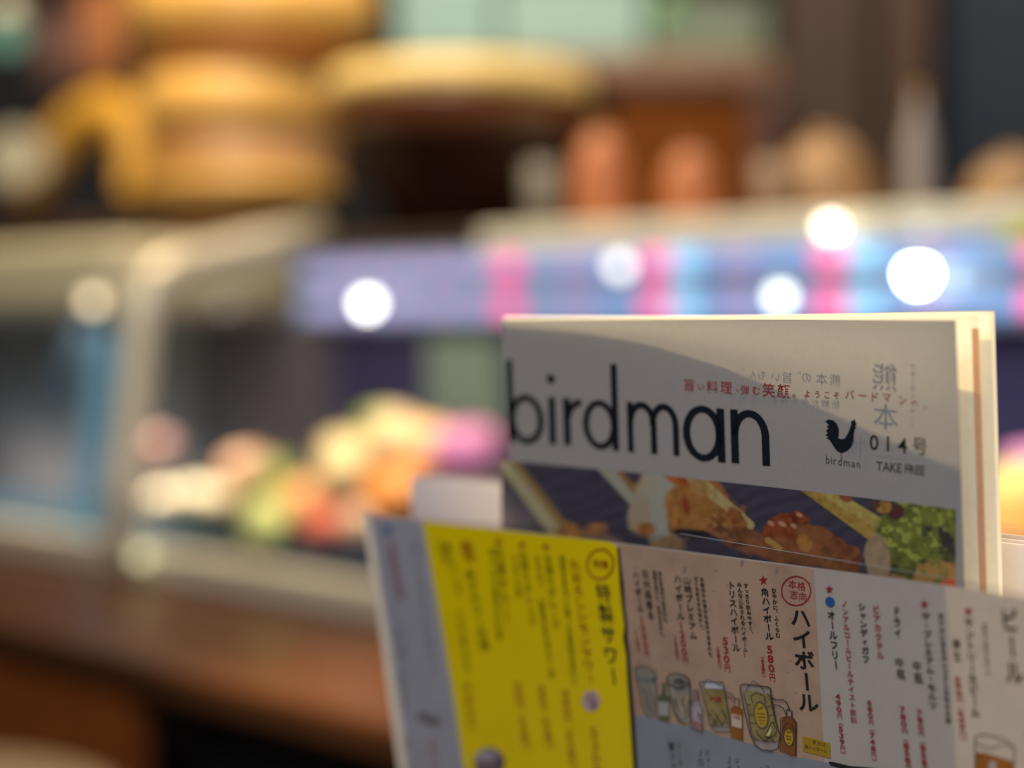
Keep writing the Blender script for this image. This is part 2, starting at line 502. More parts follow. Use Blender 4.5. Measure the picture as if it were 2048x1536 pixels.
# large dark bowl with a golden rim
c = at_x(918, TB + 0.24)
k = c.y / F
R = 260 * k
zr = 1.05 + (640 - 116) * (c.y - R * 0.9) / F - zs
t = thing('serving_bowl', c, 'large dark red lacquer bowl with a thick golden rim', 'bowl')
mesh('bowl_body', *lathe([(0.001, 0.012), (R * 0.44, 0.0), (R * 0.50, 0.004), (R * 0.62, zr * 0.25), (R * 0.80, zr * 0.48), (R * 0.93, zr * 0.66), (R * 0.985, zr * 0.83), (R * 0.95, zr * 0.83), (R * 0.75, zr * 0.5), (R * 0.4, 0.03), (0.001, 0.025)], c, 56), m_lacq, t, smooth=True)
mesh('bowl_reflection_band', *lathe([(R * 0.90, zr * 0.62), (R * 0.935, zr * 0.63), (R * 0.995, zr * 0.79), (R * 0.995, zr * 0.828), (R * 0.95, zr * 0.828)], c, 56), mat('orange_reflection_tone', (0.15, 0.045, 0.012), 0.25, grain=0.2, scale=8), t, smooth=True)  # warm reflection below the rim, painted in as an orange band
mesh('bowl_rim', *lathe([(R * 0.975, zr * 0.83), (R * 1.0, zr * 0.83), (R * 1.02, zr * 0.88), (R * 1.0, zr * 0.98), (R * 0.975, zr), (R * 0.94, zr * 0.98), (R * 0.94, zr * 0.83), (R * 0.975, zr * 0.83)], c, 56), m_gold2, t, smooth=True)

# stacked wooden tubs
c = at_x(488, TB + 0.22)
k = c.y / F
R1 = 200 * k
zh = 1.05 + (640 - 140) * (c.y - R1 * 0.9) / F - zs
t = thing('wooden_tub', c, 'round tan wooden tub with golden rim, lower one of the stack', 'tub')
mesh('tub_body', *lathe([(0.001, 0.01), (R1 * 0.56, 0.0), (R1 * 0.72, zh * 0.13), (R1 * 0.86, zh * 0.25), (R1 * 0.9, zh * 0.30), (R1 * 0.92, zh * 0.72), (R1 * 0.88, zh * 0.72), (R1 * 0.8, zh * 0.2), (0.001, 0.03)], c, 48), m_tan, t, smooth=True)
mesh('tub_rim', *lathe([(R1 * 0.90, zh * 0.73), (R1 * 0.97, zh * 0.73), (R1, zh * 0.80), (R1 * 0.99, zh * 0.98), (R1 * 0.93, zh), (R1 * 0.90, zh * 0.98), (R1 * 0.90, zh * 0.73)], c, 48), m_gold, t, smooth=True)
mesh('hoop', *lathe([(R1 * 0.90, zh * 0.33), (R1 * 0.95, zh * 0.34), (R1 * 0.955, zh * 0.42), (R1 * 0.90, zh * 0.43)], c, 48), m_gold, t, smooth=True)
mesh('tub_lid', *lathe([(0.001, zh + 0.002), (R1 * 0.96, zh + 0.002), (R1 * 0.96, zh + 0.012), (0.001, zh + 0.014)], c, 40), m_tan, t)
c2 = V((c.x + 0.02, c.y, zs + zh + 0.0145))
R2 = 238 * k
t = thing('wooden_tub', c2, 'wide golden wooden tub stacked on top of the tan tub', 'tub')
mesh('tub_body', *lathe([(0.001, 0.0), (R2 * 0.86, 0.0), (R2 * 0.93, 0.012), (R2 * 0.96, 0.050), (R2 * 0.93, 0.16), (R2 * 0.9, 0.16), (R2 * 0.88, 0.03), (0.001, 0.02)], c2, 48), mat('orange_wood', (0.66, 0.27, 0.06), 0.4, grain=0.25, scale=9), t, smooth=True)
mesh('tub_rim', *lathe([(R2 * 0.95, 0.048), (R2 * 1.0, 0.050), (R2 * 1.02, 0.085), (R2 * 1.0, 0.155), (R2 * 0.95, 0.16), (R2 * 0.92, 0.155)], c2, 48), m_gold, t, smooth=True)

# amber arched handle basket at left
t_ = TB + 0.2
pc = hit(215, 420, cpt(0, t_, 0), BC)
t = thing('arched_basket', V((pc.x, pc.y, zs)), 'amber bamboo basket with a broad arched handle left of the tubs', 'basket')
path = [hit(x, y, cpt(0, t_, 0), BC) for x, y in [(55, 395), (85, 345), (120, 285), (165, 238), (215, 218), (262, 235), (280, 300), (282, 380), (282, 440)]]
m_amb = mat('amber_bamboo', (0.85, 0.44, 0.055), 0.42, grain=0.25, scale=12)
mesh('handle', *tube(path, 0.042, 12), m_amb, t, smooth=True)
cc = V((pc.x, pc.y, zs))
mesh('basket_bowl', *lathe([(0.001, 0.0), (0.06, 0.0), (0.085, 0.03), (0.10, 0.06), (0.095, 0.06), (0.05, 0.01), (0.001, 0.01)], V((cc.x + 0.03, cc.y, zs)), 32), m_alu2, t, smooth=True)

# white plate leaning at the far left
pl = hit(35, 320, cpt(0, TB + 0.05, 0), BC)
t = thing('white_dish', pl, 'cream white oval dish leaning beside the amber basket handle', 'dish')
dv, df = lathe([(0.001, 0.0), (0.05, 0.0), (0.085, 0.014), (0.083, 0.018), (0.05, 0.006), (0.001, 0.006)], (0, 0, 0), 36)
from mathutils import Matrix
rm = Matrix.Rotation(math.radians(28), 3, 'Y') @ Matrix.Rotation(math.radians(70), 3, 'X')
mesh('dish_body', [pl + rm @ (V(v) * 0.72) for v in dv], df, mat('cream_glaze', (0.22, 0.205, 0.14), 0.5, grain=0.05), t, smooth=True)

# dark board on top of the left case
c0 = hit(-60, 480, cpt(0, 0.06, 0), BC); c1 = hit(125, 452, cpt(0, 0.06, 0), BC)
bd = bevel(mesh('dark_tray', *obox(V((c0.x, c0.y, zt2 + 0.001)), (c1 - c0) - UP * (c1 - c0).z, BC * 0.2, UP * 0.034), mat('dark_brown_tray', (0.035, 0.014, 0.007), 0.5, grain=0.3)), 0.006)
tag(bd, 'dark brown wooden tray lying on the beige top of the left case', 'tray')


def jar(name, x, ytop, wpx, col, label, cat, t, prof, group=None):
    c = at_x(x, t)
    r = wpx / 2 * c.y / F
    h = max(0.03, 1.05 + (640 - ytop) * c.y / F - zs)
    m = mat(name + str(x), tuple(lin(col)), 0.45, grain=0.2, scale=20)
    tt = thing(name, c, label, cat, group)
    mesh('body', *lathe([(a * r, b * h) for a, b in prof], c, 32), m, tt, smooth=True)
    return tt, c, r, h


EGG = [(0.001, 0), (0.75, 0), (0.95, 0.15), (1.0, 0.4), (0.86, 0.72), (0.5, 0.93), (0.3, 0.97), (0.001, 1)]
MOUND = [(0.001, 0), (0.95, 0), (1.0, 0.12), (0.9, 0.5), (0.62, 0.84), (0.3, 0.97), (0.001, 1)]
for nm, x, yt, wp, col, lb, ct, t, pr in [
    ('terracotta_jar', 1200, 262, 118, (178, 108, 66), 'taller orange terracotta jar beside the dark red bowl', 'jar', TB + 0.14, EGG),
    ('terracotta_jar', 1378, 300, 116, (178, 108, 66), 'shorter orange terracotta jar before the brown box', 'jar', TB + 0.14, EGG),
    ('white_cup', 1085, 330, 70, (112, 107, 98), 'greyish white cup between the dark bowl and terracotta jar', 'cup', TB + 0.10, [(0.001, 0), (0.7, 0), (0.9, 0.3), (1, 1), (0.92, 1), (0.8, 0.3), (0.001, 0.1)]),
    ('tan_bowl', 1650, 275, 215, (158, 121, 80), 'tan bowl turned upside down, left of the pale bottle', 'bowl', TB + 0.18, MOUND),
    ('tan_bowl', 2030, 310, 210, (152, 118, 78), 'tan bowl turned upside down near the slate blue door', 'bowl', TB + 0.16, MOUND),
    ('grey_cup', 1545, 325, 80, (140, 112, 90), 'grey brown cup tucked beside the upturned tan bowl', 'cup', TB + 0.10, [(0.001, 0), (0.7, 0), (0.9, 0.3), (1, 1), (0.92, 1), (0.8, 0.3), (0.001, 0.1)]),
]:
    tt, c, r, h = jar(nm, x, yt, wp, col, lb, ct, t, pr)
    if ct == 'jar':
        mesh('stopper', *lathe([(0.001, h * 0.965), (r * 0.34, h * 0.965), (r * 0.36, h * 1.04), (0.001, h * 1.05)], c, 20), m_tan, tt, smooth=True)
    elif ct == 'bowl':
        mesh('foot_ring', *lathe([(r * 0.28, h * 0.95), (r * 0.34, h * 0.95), (r * 0.32, h * 1.05), (r * 0.28, h * 1.05)], c, 24), MATS[nm + str(x)], tt, smooth=True)
# pale bottle
tt, c, r, h = jar('pale_bottle', 1835, 180, 60, (150, 140, 138), 'pale grey glass bottle before the slate blue door', 'bottle', TB + 0.2,
                  [(0.001, 0), (0.9, 0), (1, 0.05), (1, 0.55), (0.8, 0.68), (0.4, 0.8), (0.38, 0.95), (0.001, 0.95)])
mesh('cap', *lathe([(r * 0.44, h * 0.93), (r * 0.44, h), (0.001, h)], c, 20), m_tan, tt, smooth=True)
# lime sign card
a0 = hit(1985, 492, cpt(0, TB - 0.03, 0), BC)
cv = [hit(x, y, cpt(0, TB - 0.03, 0), BC) for x, y in [(1968, 492), (2120, 485), (2120, 428), (2040, 440)]]
cd = mesh('lime_card', cv + [p + BC * 0.003 for p in cv], [(0, 1, 2, 3), (7, 6, 5, 4), (0, 4, 5, 1), (1, 5, 6, 2), (2, 6, 7, 3), (3, 7, 4, 0)], mat('lime_paper', (0.62, 0.62, 0.03), 0.6, grain=0.08))
tag(cd, 'lime yellow card fixed to the top shelf edge at right', 'card')

# ================================================================ KITCHEN BEHIND
def slab(x0, y0, x1, y1, Y, depth):
    """box whose front face covers the pixel rectangle at distance Y"""
    a = W(x0, y1, Y); b = W(x1, y0, Y)
    return abox(a.x, b.x, Y, Y + depth, a.z, b.z)


# wooden cabinet
t = thing('wooden_cabinet', W(1390, 420, 2.9), 'orange brown wooden cabinet standing behind the terracotta jars', 'cabinet')
m_cab = mat('orange_brown_wood', (0.14, 0.040, 0.003), 0.6, grain=0.3, scale=7, stretch=(1, 1, 4), spec=0.1)
m_cab2 = mat('dark_brown_wood', (0.075, 0.030, 0.016), 0.55, grain=0.3, scale=7, stretch=(1, 1, 4))
a = W(1225, 150, 2.9); b = W(1560, 430, 2.9)
bevel(mesh('cabinet_body', *abox(a.x, b.x, 2.9, 3.3, 0, a.z - 0.03), m_cab, t), 0.006)
bevel(mesh('cabinet_top', *abox(a.x - 0.02, b.x + 0.02, 2.88, 3.3, a.z - 0.03, a.z), m_cab2, t), 0.004)
bevel(mesh('side_board', *abox(b.x - 0.06, b.x, 2.88, 2.9, 0, a.z - 0.031), m_cab2, t), 0.003)
# posts
t = thing('wooden_post', W(1620, 430, 3.1), 'dark brown square wooden post right of the orange brown cabinet', 'post')
a = W(1575, 0, 3.1); b = W(1745, 0, 3.1)
bevel(mesh('post_shaft', *abox(a.x, b.x, 3.1, 3.25, 0, 2.9), mat('post_wood', (0.045, 0.022, 0.011), 0.6, grain=0.3, scale=5), t), 0.01)
t = thing('wooden_post', W(1800, 430, 3.15), 'slimmer tan brown wooden post beside the slate blue door', 'post')
a = W(1765, 0, 3.15); b = W(1862, 0, 3.15)
bevel(mesh('post_shaft', *abox(a.x, b.x, 3.15, 3.25, 0, 2.9), mat('post_wood_tan', (0.070, 0.033, 0.016), 0.6, grain=0.4, scale=5), t), 0.01)
# slate blue door
dr = bevel(mesh('door_1', *slab(1885, -400, 2500, 800, 3.4, 0.05), mat('slate_blue_paint', (0.012, 0.022, 0.038), 0.6, grain=0.3, scale=3)), 0.005)
tag(dr, kind='structure')
# shelf with pale green boxes
t = thing('wall_shelf', W(1150, 130, 3.0), 'pinkish brown shelf board carrying the pale green boxes', 'shelf')
a = W(800, 95, 3.35); b = W(1560, 150, 3.35)
bevel(mesh('shelf_board', *abox(a.x, b.x, 3.35, 3.75, b.z, a.z - 0.012), mat('pink_brown_board', (0.30, 0.17, 0.11), 0.6, grain=0.2), t), 0.004)
for q in (a.x + 0.08, b.x - 0.08):
    mesh('bracket', *abox(q - 0.015, q + 0.015, 3.40, 3.75, b.z - 0.25, b.z), m_cab2, t)
zsh = a.z - 0.012
m_pg = mat('pale_green_plastic', (0.27, 0.46, 0.43), 0.5, grain=0.12, scale=6)
for x0, x1, y0, lb, mm in [(790, 990, -60, 'pale green plastic box on the shelf, leftmost of three', m_pg),
                           (1000, 1290, -40, 'wide whitish green plastic box in the middle of the shelf', mat('white_green_plastic', (0.31, 0.49, 0.45), 0.5, grain=0.1, scale=6)),
                           (1300, 1535, 15, 'small grey green plastic box at the right end of the shelf', mat('grey_green_plastic', (0.20, 0.26, 0.19), 0.5, grain=0.12, scale=6))]:
    a = W(x0, y0, 3.38); b = W(x1, 100, 3.38)
    t = thing('storage_box', V(((a.x + b.x) / 2, 3.5, zsh)), lb, 'box')
    bevel(mesh('box_body', *abox(a.x, b.x, 3.38, 3.65, zsh + 0.001, a.z), mm, t), 0.012, 3)
    bevel(mesh('lid', *abox(a.x - 0.006, b.x + 0.006, 3.374, 3.656, a.z + 0.0005, a.z + 0.025), mm, t), 0.006, 2)
gb = glow_ball(1330, 12, 3.30, 0.02, (0.05, 0.6, 0.15), 0.9, 'small green signal lamp between the shelf boxes', name='green_lamp')
# top left: dark back with hanging cloth and green lamp
t = thing('hanging_cloth', W(200, 200, 3.2), 'orange brown cloth strip hanging in the dark left corner', 'cloth')
a = W(165, -30, 3.2); b = W(250, 200, 3.2)
n = 15
vs = []
for j in range(2):
    for i in range(n):
        vs.append((a.x + (b.x - a.x) * i / (n - 1), 3.2 + 0.012 * math.sin(i * 1.3), a.z if j == 0 else b.z))
o = mesh('cloth_panel', vs, [(i, i + 1, n + i + 1, n + i) for i in range(n - 1)], mat('orange_brown_cloth', (0.42, 0.17, 0.06), 0.9, grain=0.2), t, smooth=True)
sd = o.modifiers.new('thick', 'SOLIDIFY'); sd.thickness = 0.004
mesh('cloth_rod', *tube([V((a.x - 0.2, 3.2, a.z + 0.01)), V((b.x + 0.2, 3.2, a.z + 0.01))], 0.012, 10), m_cab2, t, smooth=True)
t = thing('hanging_cloth', W(120, 130, 3.25), 'dull purple brown cloth behind the orange brown strip', 'cloth')
a = W(70, 30, 3.25); b = W(180, 185, 3.25)
vs = []
for j in range(2):
    for i in range(n):
        vs.append((a.x + (b.x - a.x) * i / (n - 1), 3.25 + 0.012 * math.sin(i * 1.1), a.z if j == 0 else b.z))
o = mesh('cloth_panel', vs, [(i, i + 1, n + i + 1, n + i) for i in range(n - 1)], mat('purple_brown_cloth', (0.16, 0.085, 0.075), 0.9, grain=0.2), t, smooth=True)
sd = o.modifiers.new('thick', 'SOLIDIFY'); sd.thickness = 0.004
mesh('cloth_rod', *tube([V((a.x - 0.05, 3.25, a.z + 0.01)), V((b.x + 0.05, 3.25, a.z + 0.01))], 0.01, 10), m_cab2, t, smooth=True)
glow_ball(12, 62, 3.1, 0.045, (0.33, 0.6, 0.40), 0.5, 'round pale green lantern in the top left corner', name='green_lantern')

# stool at lower left
sc_ = W(-10, 1590, 1.30)
t = thing('round_stool', V((sc_.x, sc_.y, 0)), 'round stool with beige cushion at the lower left', 'stool')
mesh('seat_cushion', *lathe([(0.001, sc_.z - 0.06), (0.15, sc_.z - 0.06), (0.17, sc_.z - 0.035), (0.165, sc_.z - 0.01), (0.14, sc_.z), (0.001, sc_.z)], V((sc_.x - 0.06, sc_.y, 0)), 36), mat('beige_cushion', (0.18, 0.13, 0.075), 0.7, grain=0.15), t, smooth=True)
mesh('stool_stem', *lathe([(0.025, 0.02), (0.025, sc_.z - 0.06)], V((sc_.x - 0.06, sc_.y, 0)), 16), m_black, t, smooth=True)
mesh('stool_foot', *lathe([(0.001, 0.0), (0.18, 0.0), (0.17, 0.02), (0.001, 0.025)], V((sc_.x - 0.06, sc_.y, 0)), 28), m_black, t, smooth=True)

# ================================================================ MAGAZINE AND MENU
YAW = math.radians(45)
UR = V((math.cos(YAW), -math.sin(YAW), 0))       # to the right and nearer
NH = V((-math.sin(YAW), -math.cos(YAW), 0))      # horizontal normal towards the camera


class Sheet:
    def __init__(s, p, lean):
        a = math.radians(lean)
        s.p = V(p); s.u = UR
        s.v = (-NH * math.sin(a) - UP * math.cos(a)).normalized()      # down along the sheet
        s.n = s.v.cross(s.u).normalized()
        if s.n.dot(NH) < 0: s.n = -s.n
        s.nd = s.n

    def px(s, x, y, lift=0.0):
        q = hit(x, y, s.p, s.n)
        return q + s.n * lift

    def off(s, d):
        t = Sheet.__new__(Sheet); t.__dict__.update(s.__dict__); t.p = s.p + s.n * d
        return t


ZR = 0.498
MAG = Sheet(W(1912, 640, ZR), 5.0)
mtop = MAG.px(1500, 1120)
MENU = Sheet(mtop + MAG.n * 0.013, 7.5)
TABLE_Z = 0.757

# ---- table under them
m_table = mat('dark_table_laminate', (0.05, 0.045, 0.042), 0.45, grain=0.2, scale=12)
t = thing('dining_table', (cpt(1.45, -0.9, 0).x, cpt(1.45, -0.9, 0).y, 0), 'plain dark table carrying the magazine and menus', 'table')
bevel(mesh('table_top', *cbox(0.98, 2.0, -1.3, -0.55, TABLE_Z - 0.03, TABLE_Z), m_table, t), 0.004)
for q_, r_ in ((1.02, -1.26), (1.92, -1.26), (1.02, -0.63), (1.92, -0.63)):
    mesh('leg', *cbox(q_, q_ + 0.04, r_, r_ + 0.04, 0, TABLE_Z - 0.0305), m_cab2, t)

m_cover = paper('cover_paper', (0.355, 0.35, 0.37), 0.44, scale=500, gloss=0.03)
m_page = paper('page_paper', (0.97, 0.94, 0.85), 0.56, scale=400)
m_pagem = paper('page_print_margin', (0.80, 0.46, 0.26), 0.35, scale=400)
m_menu = paper('menu_paper', (0.67, 0.59, 0.51), 0.20, scale=90, gloss=0.03, grain=0.06)
m_ink = mat('black_ink', (0.006, 0.009, 0.013), 0.55, grain=0.02, spec=0.2)
m_ink2 = mat('soft_black_ink', (0.016, 0.015, 0.015), 0.6, spec=0.1)
m_redink = mat('red_ink', (0.36, 0.016, 0.022), 0.6, spec=0.1)
m_darkred = mat('dark_red_ink', (0.26, 0.028, 0.032), 0.6, spec=0.1)
m_grey = mat('grey_ink', (0.05, 0.048, 0.046), 0.6, spec=0.1)


def down_to(sheet, p, z):
    return p + sheet.v * ((p.z - z) / -sheet.v.z)


def sheet_mesh(name, sheet, tl, tr, m, parent, lift=0.0, n=1, zb=TABLE_Z + 0.0005):
    a = sheet.px(*tl, lift=lift); b = sheet.px(*tr, lift=lift)
    ts = [a.lerp(b, i / n) for i in range(n + 1)]
    vs = ts + [down_to(sheet, p, zb) for p in ts]
    fs = [(i, n + 1 + i, n + 2 + i, i + 1) for i in range(n)]
    return mesh(name, vs, fs, m, parent)


def poly(name, sheet, pts, m, parent, lift):
    """filled flat outline given in photograph pixels, lying on the sheet"""
    vs = [sheet.px(x, y, lift) for x, y in pts]
    tris = tessellate_polygon([[V((x, y, 0)) for x, y in pts]])
    return mesh(name, vs, [tuple(t) for t in tris], m, parent)


class Ink:
    """collects flat marks and builds them as one print"""
    def __init__(s, sheet, lift): s.sh = sheet; s.l = lift; s.v = []; s.f = []

    def quadstrip(s, A, B):
        k = len(s.v); n = len(A)
        s.v += [s.sh.px(x, y, s.l) for x, y in A] + [s.sh.px(x, y, s.l) for x, y in B]
        for i in range(n - 1): s.f.append((k + i, k + i + 1, k + n + i + 1, k + n + i))

    def poly(s, pts):
        k = len(s.v)
        s.v += [s.sh.px(x, y, s.l) for x, y in pts]
        for t in tessellate_polygon([[V((x, y, 0)) for x, y in pts]]): s.f.append(tuple(k + i for i in t))

    def line(s, pts, wd, close=False):
        pts = [np.array(p, float) for p in pts]
        if close: pts = pts + [pts[0]]
        A, B = [], []
        for i, p in enumerate(pts):
            a = pts[max(i - 1, 0)]; b = pts[min(i + 1, len(pts) - 1)]
            if close and i in (0, len(pts) - 1): a = pts[-2]; b = pts[1]
            d = b - a; d = d / (np.linalg.norm(d) + 1e-9)
            nn = np.array([-d[1], d[0]]) * wd / 2
            A.append(p + nn); B.append(p - nn)
        s.quadstrip(A, B)

    def ellipse(s, cx, cy, rx, ry, rot=0, wd=None, n=36):
        P = []
        for i in range(n):
            a = 2 * math.pi * i / n
            x, y = rx * math.cos(a), ry * math.sin(a)
            P.append((cx + x * math.cos(rot) - y * math.sin(rot), cy + x * math.sin(rot) + y * math.cos(rot)))
        if wd: s.line(P, wd, True)
        else: s.poly(P)

    def raw(s, vs, fs):
        k = len(s.v); s.v += vs; s.f += [tuple(k + i for i in f) for f in fs]

    def build(s, name, m, parent):
        return mesh(name, s.v, s.f, m, parent)


# ---- glyphs of Blender's own typeface, as flat meshes
GL = {}


def glyph(ch, bold=0.0):
    if 0x4E00 <= ord(ch) <= 0x9FFF: bold = bold * 0.35
    key = (ch, bold)
    if key in GL: return GL[key]
    cu = bpy.data.curves.new('glyph', 'FONT'); cu.body = ch; cu.size = 1; cu.resolution_u = 2; cu.offset = bold
    ob = bpy.data.objects.new('glyph', cu); C.objects.link(ob)
    dg = bpy.context.evaluated_depsgraph_get()
    me = bpy.data.meshes.new_from_object(ob.evaluated_get(dg))
    vs = [(v.co.x, v.co.y) for v in me.vertices]
    fs = [tuple(p.vertices) for p in me.polygons]
    bpy.data.objects.remove(ob); bpy.data.curves.remove(cu); bpy.data.meshes.remove(me)
    GL[key] = (vs, fs)
    return GL[key]


HALF = set('0123456789')
SMALL = set('ッャュョィァェォっゃゅょ')
ROT = set('ー（）…〜')


def vtext(ink, text, top, bot, wpx, bold=0.0, fill=0.96):
    """a column of characters between two pixel points (centres of first and last)"""
    sh = ink.sh
    n = len(text)
    A = sh.px(*top, lift=ink.l); B = sh.px(*bot, lift=ink.l)
    D = B - A
    step = D.length / max(1, n - 1)
    dn = D.normalized()
    for i, ch in enumerate(text):
        if ch in ' 　': continue
        c = A + D * (i / max(1, n - 1))
        x = top[0] + (bot[0] - top[0]) * i / max(1, n - 1); y = top[1] + (bot[1] - top[1]) * i / max(1, n - 1)
        R = sh.px(x + wpx / 2, y + 0.06 * wpx) - sh.px(x - wpx / 2, y - 0.06 * wpx)
        vs, fs = glyph(ch, bold)
        if not vs: continue
        P = []
        hw = 0.26 if ch in HALF else 0.5
        for gx, gy in vs:
            ex, ey = gx - hw, gy - 0.36
            if ch in HALF: ex *= 1.9; ey *= 1.2
            if ch in ROT: ex, ey = ey, -ex
            if ch in SMALL: ex = ex * 0.9 + 0.05; ey = ey * 0.9 + 0.06
            if ch in '、。': ex += 0.60; ey += 0.62
            P.append(c + R * ex - dn * (step * fill * ey) if n > 1 else c + R * ex - sh.v * (R.length * ey))
        ink.raw(P, fs)


def htext(ink, items, start, end, bold=0.0, asp=1.0, mirror=False):
    """a row: items = [(char, centre fraction, size in pixels)]"""
    sh = ink.sh
    for ch, f, sz in items:
        x = start[0] + (end[0] - start[0]) * f; y = start[1] + (end[1] - start[1]) * f
        sl = (end[1] - start[1]) / (end[0] - start[0])
        wpx = sz * asp
        R = sh.px(x + wpx / 2, y + sl * wpx / 2) - sh.px(x - wpx / 2, y - sl * wpx / 2)
        D = sh.px(x, y + sz / 2) - sh.px(x, y - sz / 2)
        c = sh.px(x, y, ink.l)
        vs, fs = glyph(ch, bold)
        if not vs: continue
        xs = [q[0] for q in vs]
        lat = ord(ch) < 0x2000
        mx = (min(xs) + max(xs)) / 2 if lat else 0.5
        P = []
        for gx, gy in vs:
            ex, ey = gx - mx, gy - 0.36
            if mirror: ex = -ex
            P.append(c + R * ex - D * ey)
        ink.raw(P, fs)


def prop(text, wide=None):
    """proportional layout: centre fractions from glyph advance"""
    wd = []
    for ch in text:
        if ch == ' ': wd.append(0.3); continue
        vs, _ = glyph(ch)
        xs = [q[0] for q in vs] or [0, 0.3]
        wd.append((max(xs) - min(xs) + 0.09) if ord(ch) < 0x2000 else 1.0)
    T = sum(wd); acc = 0; r = []
    for w_ in wd:
        r.append((acc + w_ / 2) / T); acc += w_
    return r


# -------------------------------------------------- the magazine
mag = thing('magazine', down_to(MAG, MAG.px(1450, 640), TABLE_Z), 'standing free magazine with black rounded title and grilled skewer photo', 'magazine')
L_INK = 0.00012
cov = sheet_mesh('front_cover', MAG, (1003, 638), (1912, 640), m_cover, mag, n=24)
tl = MAG.px(1003, 638); tr = MAG.px(1912, 640)
WID = (tr - tl).length


def page_sheet(name, gaps, m, top_add=0.0, stop=1.0, start=0.0, lift=0.0, skew=0.0):
    """an inner sheet standing behind the cover; gaps = distance behind the cover along its width"""
    us = [g[0] for g in gaps]; gs = [g[1] for g in gaps]
    n = 40
    top, bot = [], []
    for i in range(n + 1):
        f = start + (stop - start) * i / n
        g = float(np.interp(f, us, gs))
        p = tl.lerp(tr, f) - MAG.n * (g + lift) - MAG.v * top_add + MAG.v * skew * f
        top.append(p)
        q = down_to(MAG, tl.lerp(tr, f), TABLE_Z + 0.0005) - MAG.n * (g + lift)
        q.z = TABLE_Z + 0.0005
        bot.append(q)
    vs = top + bot
    return mesh(name, vs, [(i, n + 1 + i, n + 2 + i, i + 1) for i in range(n)], m, mag, smooth=True)


GA = [(0.0, 0.0010), (0.10, 0.0014), (0.20, 0.0018), (0.33, 0.0027), (0.40, 0.0034), (0.55, 0.0056), (0.72, 0.0090), (0.85, 0.0120), (0.95, 0.0142), (1.0, 0.0150)]
page_sheet('inner_page', GA, m_page, top_add=0.0004)
pm_ = page_sheet('page_margin', GA, m_pagem, top_add=-0.004, start=0.988, stop=0.9997, lift=-0.0002)
pm_['label'] = 'orange printed edge of the inner page'
GB = [(a, 0.0004 + b * 1.50) for a, b in GA]
page_sheet('inner_page', GB, m_page, top_add=0.0007)
page_sheet('back_cover', [(a, 0.0014 + b * 1.62) for a, b in GA], m_page, top_add=0.0008)
# spine strip joins the sheets
sp0 = tl; spd = -MAG.n * 0.0016
mesh('spine', [sp0, sp0 + spd, down_to(MAG, sp0, TABLE_Z + 0.0005) + spd, down_to(MAG, sp0, TABLE_Z + 0.0005)], [(0, 1, 2, 3)], m_cover, mag)

# printed photograph of grilled skewers (flat colour print on a fine grid)
def topline(x):
    return 919.5 + (x - 1003) * 0.1075 + ((x - 1459) / 456.0) ** 2 * 5.0 - 5.0 + 1.5


NX, NY = 520, 150
gx, gy = np.meshgrid(np.linspace(1003.2, 1912, NX), np.linspace(0, 1, NY))
gyy = topline(gx) + gy * 230.0
X, Y_ = gx, gyy


def noise2(scale, seed):
    r = np.random.default_rng(seed)
    t = np.zeros_like(X)
    for o in range(4):
        s_ = scale / 2 ** o
        g = r.random((int(400 / s_) + 260, int(1000 / s_) + 4))
        fx = (X - 990) / s_; fy = (Y_ - 880) / s_
        ix = np.clip(fx.astype(int), 0, g.shape[1] - 2); iy = np.clip(fy.astype(int), 0, g.shape[0] - 2)
        a = fx - ix; b = fy - iy; a = a * a * (3 - 2 * a); b = b * b * (3 - 2 * b)
        t += (g[iy, ix] * (1 - a) * (1 - b) + g[iy, ix + 1] * a * (1 - b) + g[iy + 1, ix] * (1 - a) * b + g[iy + 1, ix + 1] * a * b) / 2 ** o
    return t / 1.875


N1, N2, N3 = noise2(60, 1), noise2(22, 2), noise2(10, 3)
img = np.zeros(X.shape + (3,)) + lin((50, 46, 55))
stre = np.sin((Y_ + X * 0.25) * 0.22 + N1 * 9)
img = img * (1 + 0.30 * stre[..., None] * (N2[..., None]))
m_ = np.clip((1120 - X) / 120, 0, 1) * np.clip((Y_ - 960) / 70, 0, 1)
img = img * (1 - m_[..., None]) + lin((104, 94, 98)) * m_[..., None]


def lay(mask, col, tex=None, amt=0.0, dark=None):
    global img
    c_ = np.zeros_like(img) + lin(col)
    if tex is not None:
        c2 = lin(dark if dark is not None else np.array(col) * 0.6)
        tt_ = np.clip((0.6 * tex + 0.4 * N3 - 0.5) * 3 * amt + 0.5 * amt, 0, 1)[..., None]
        c_ = c_ * (1 - tt_) + c2 * tt_
    img = img * (1 - mask[..., None]) + c_ * mask[..., None]


def sstep(d, soft): return np.clip(0.5 - d / soft, 0, 1)


def ell(cx, cy, rx, ry, rot=0, soft=5, wob=0.0):
    c_, s_ = math.cos(rot), math.sin(rot)
    x = (X - cx) * c_ + (Y_ - cy) * s_; y = -(X - cx) * s_ + (Y_ - cy) * c_
    d = (np.sqrt((x / rx) ** 2 + (y / ry) ** 2) - 1) * min(rx, ry) + (N2 - 0.5) * wob
    return sstep(d, soft)


def seg(x0, y0, x1, y1, w0, w1, soft=4, wob=0.0):
    dx, dy = x1 - x0, y1 - y0; L2 = dx * dx + dy * dy
    t = np.clip(((X - x0) * dx + (Y_ - y0) * dy) / L2, 0, 1)
    d = np.hypot(X - x0 - t * dx, Y_ - y0 - t * dy) - (w0 + (w1 - w0) * t) / 2 + (N2 - 0.5) * wob
    return sstep(d, soft)


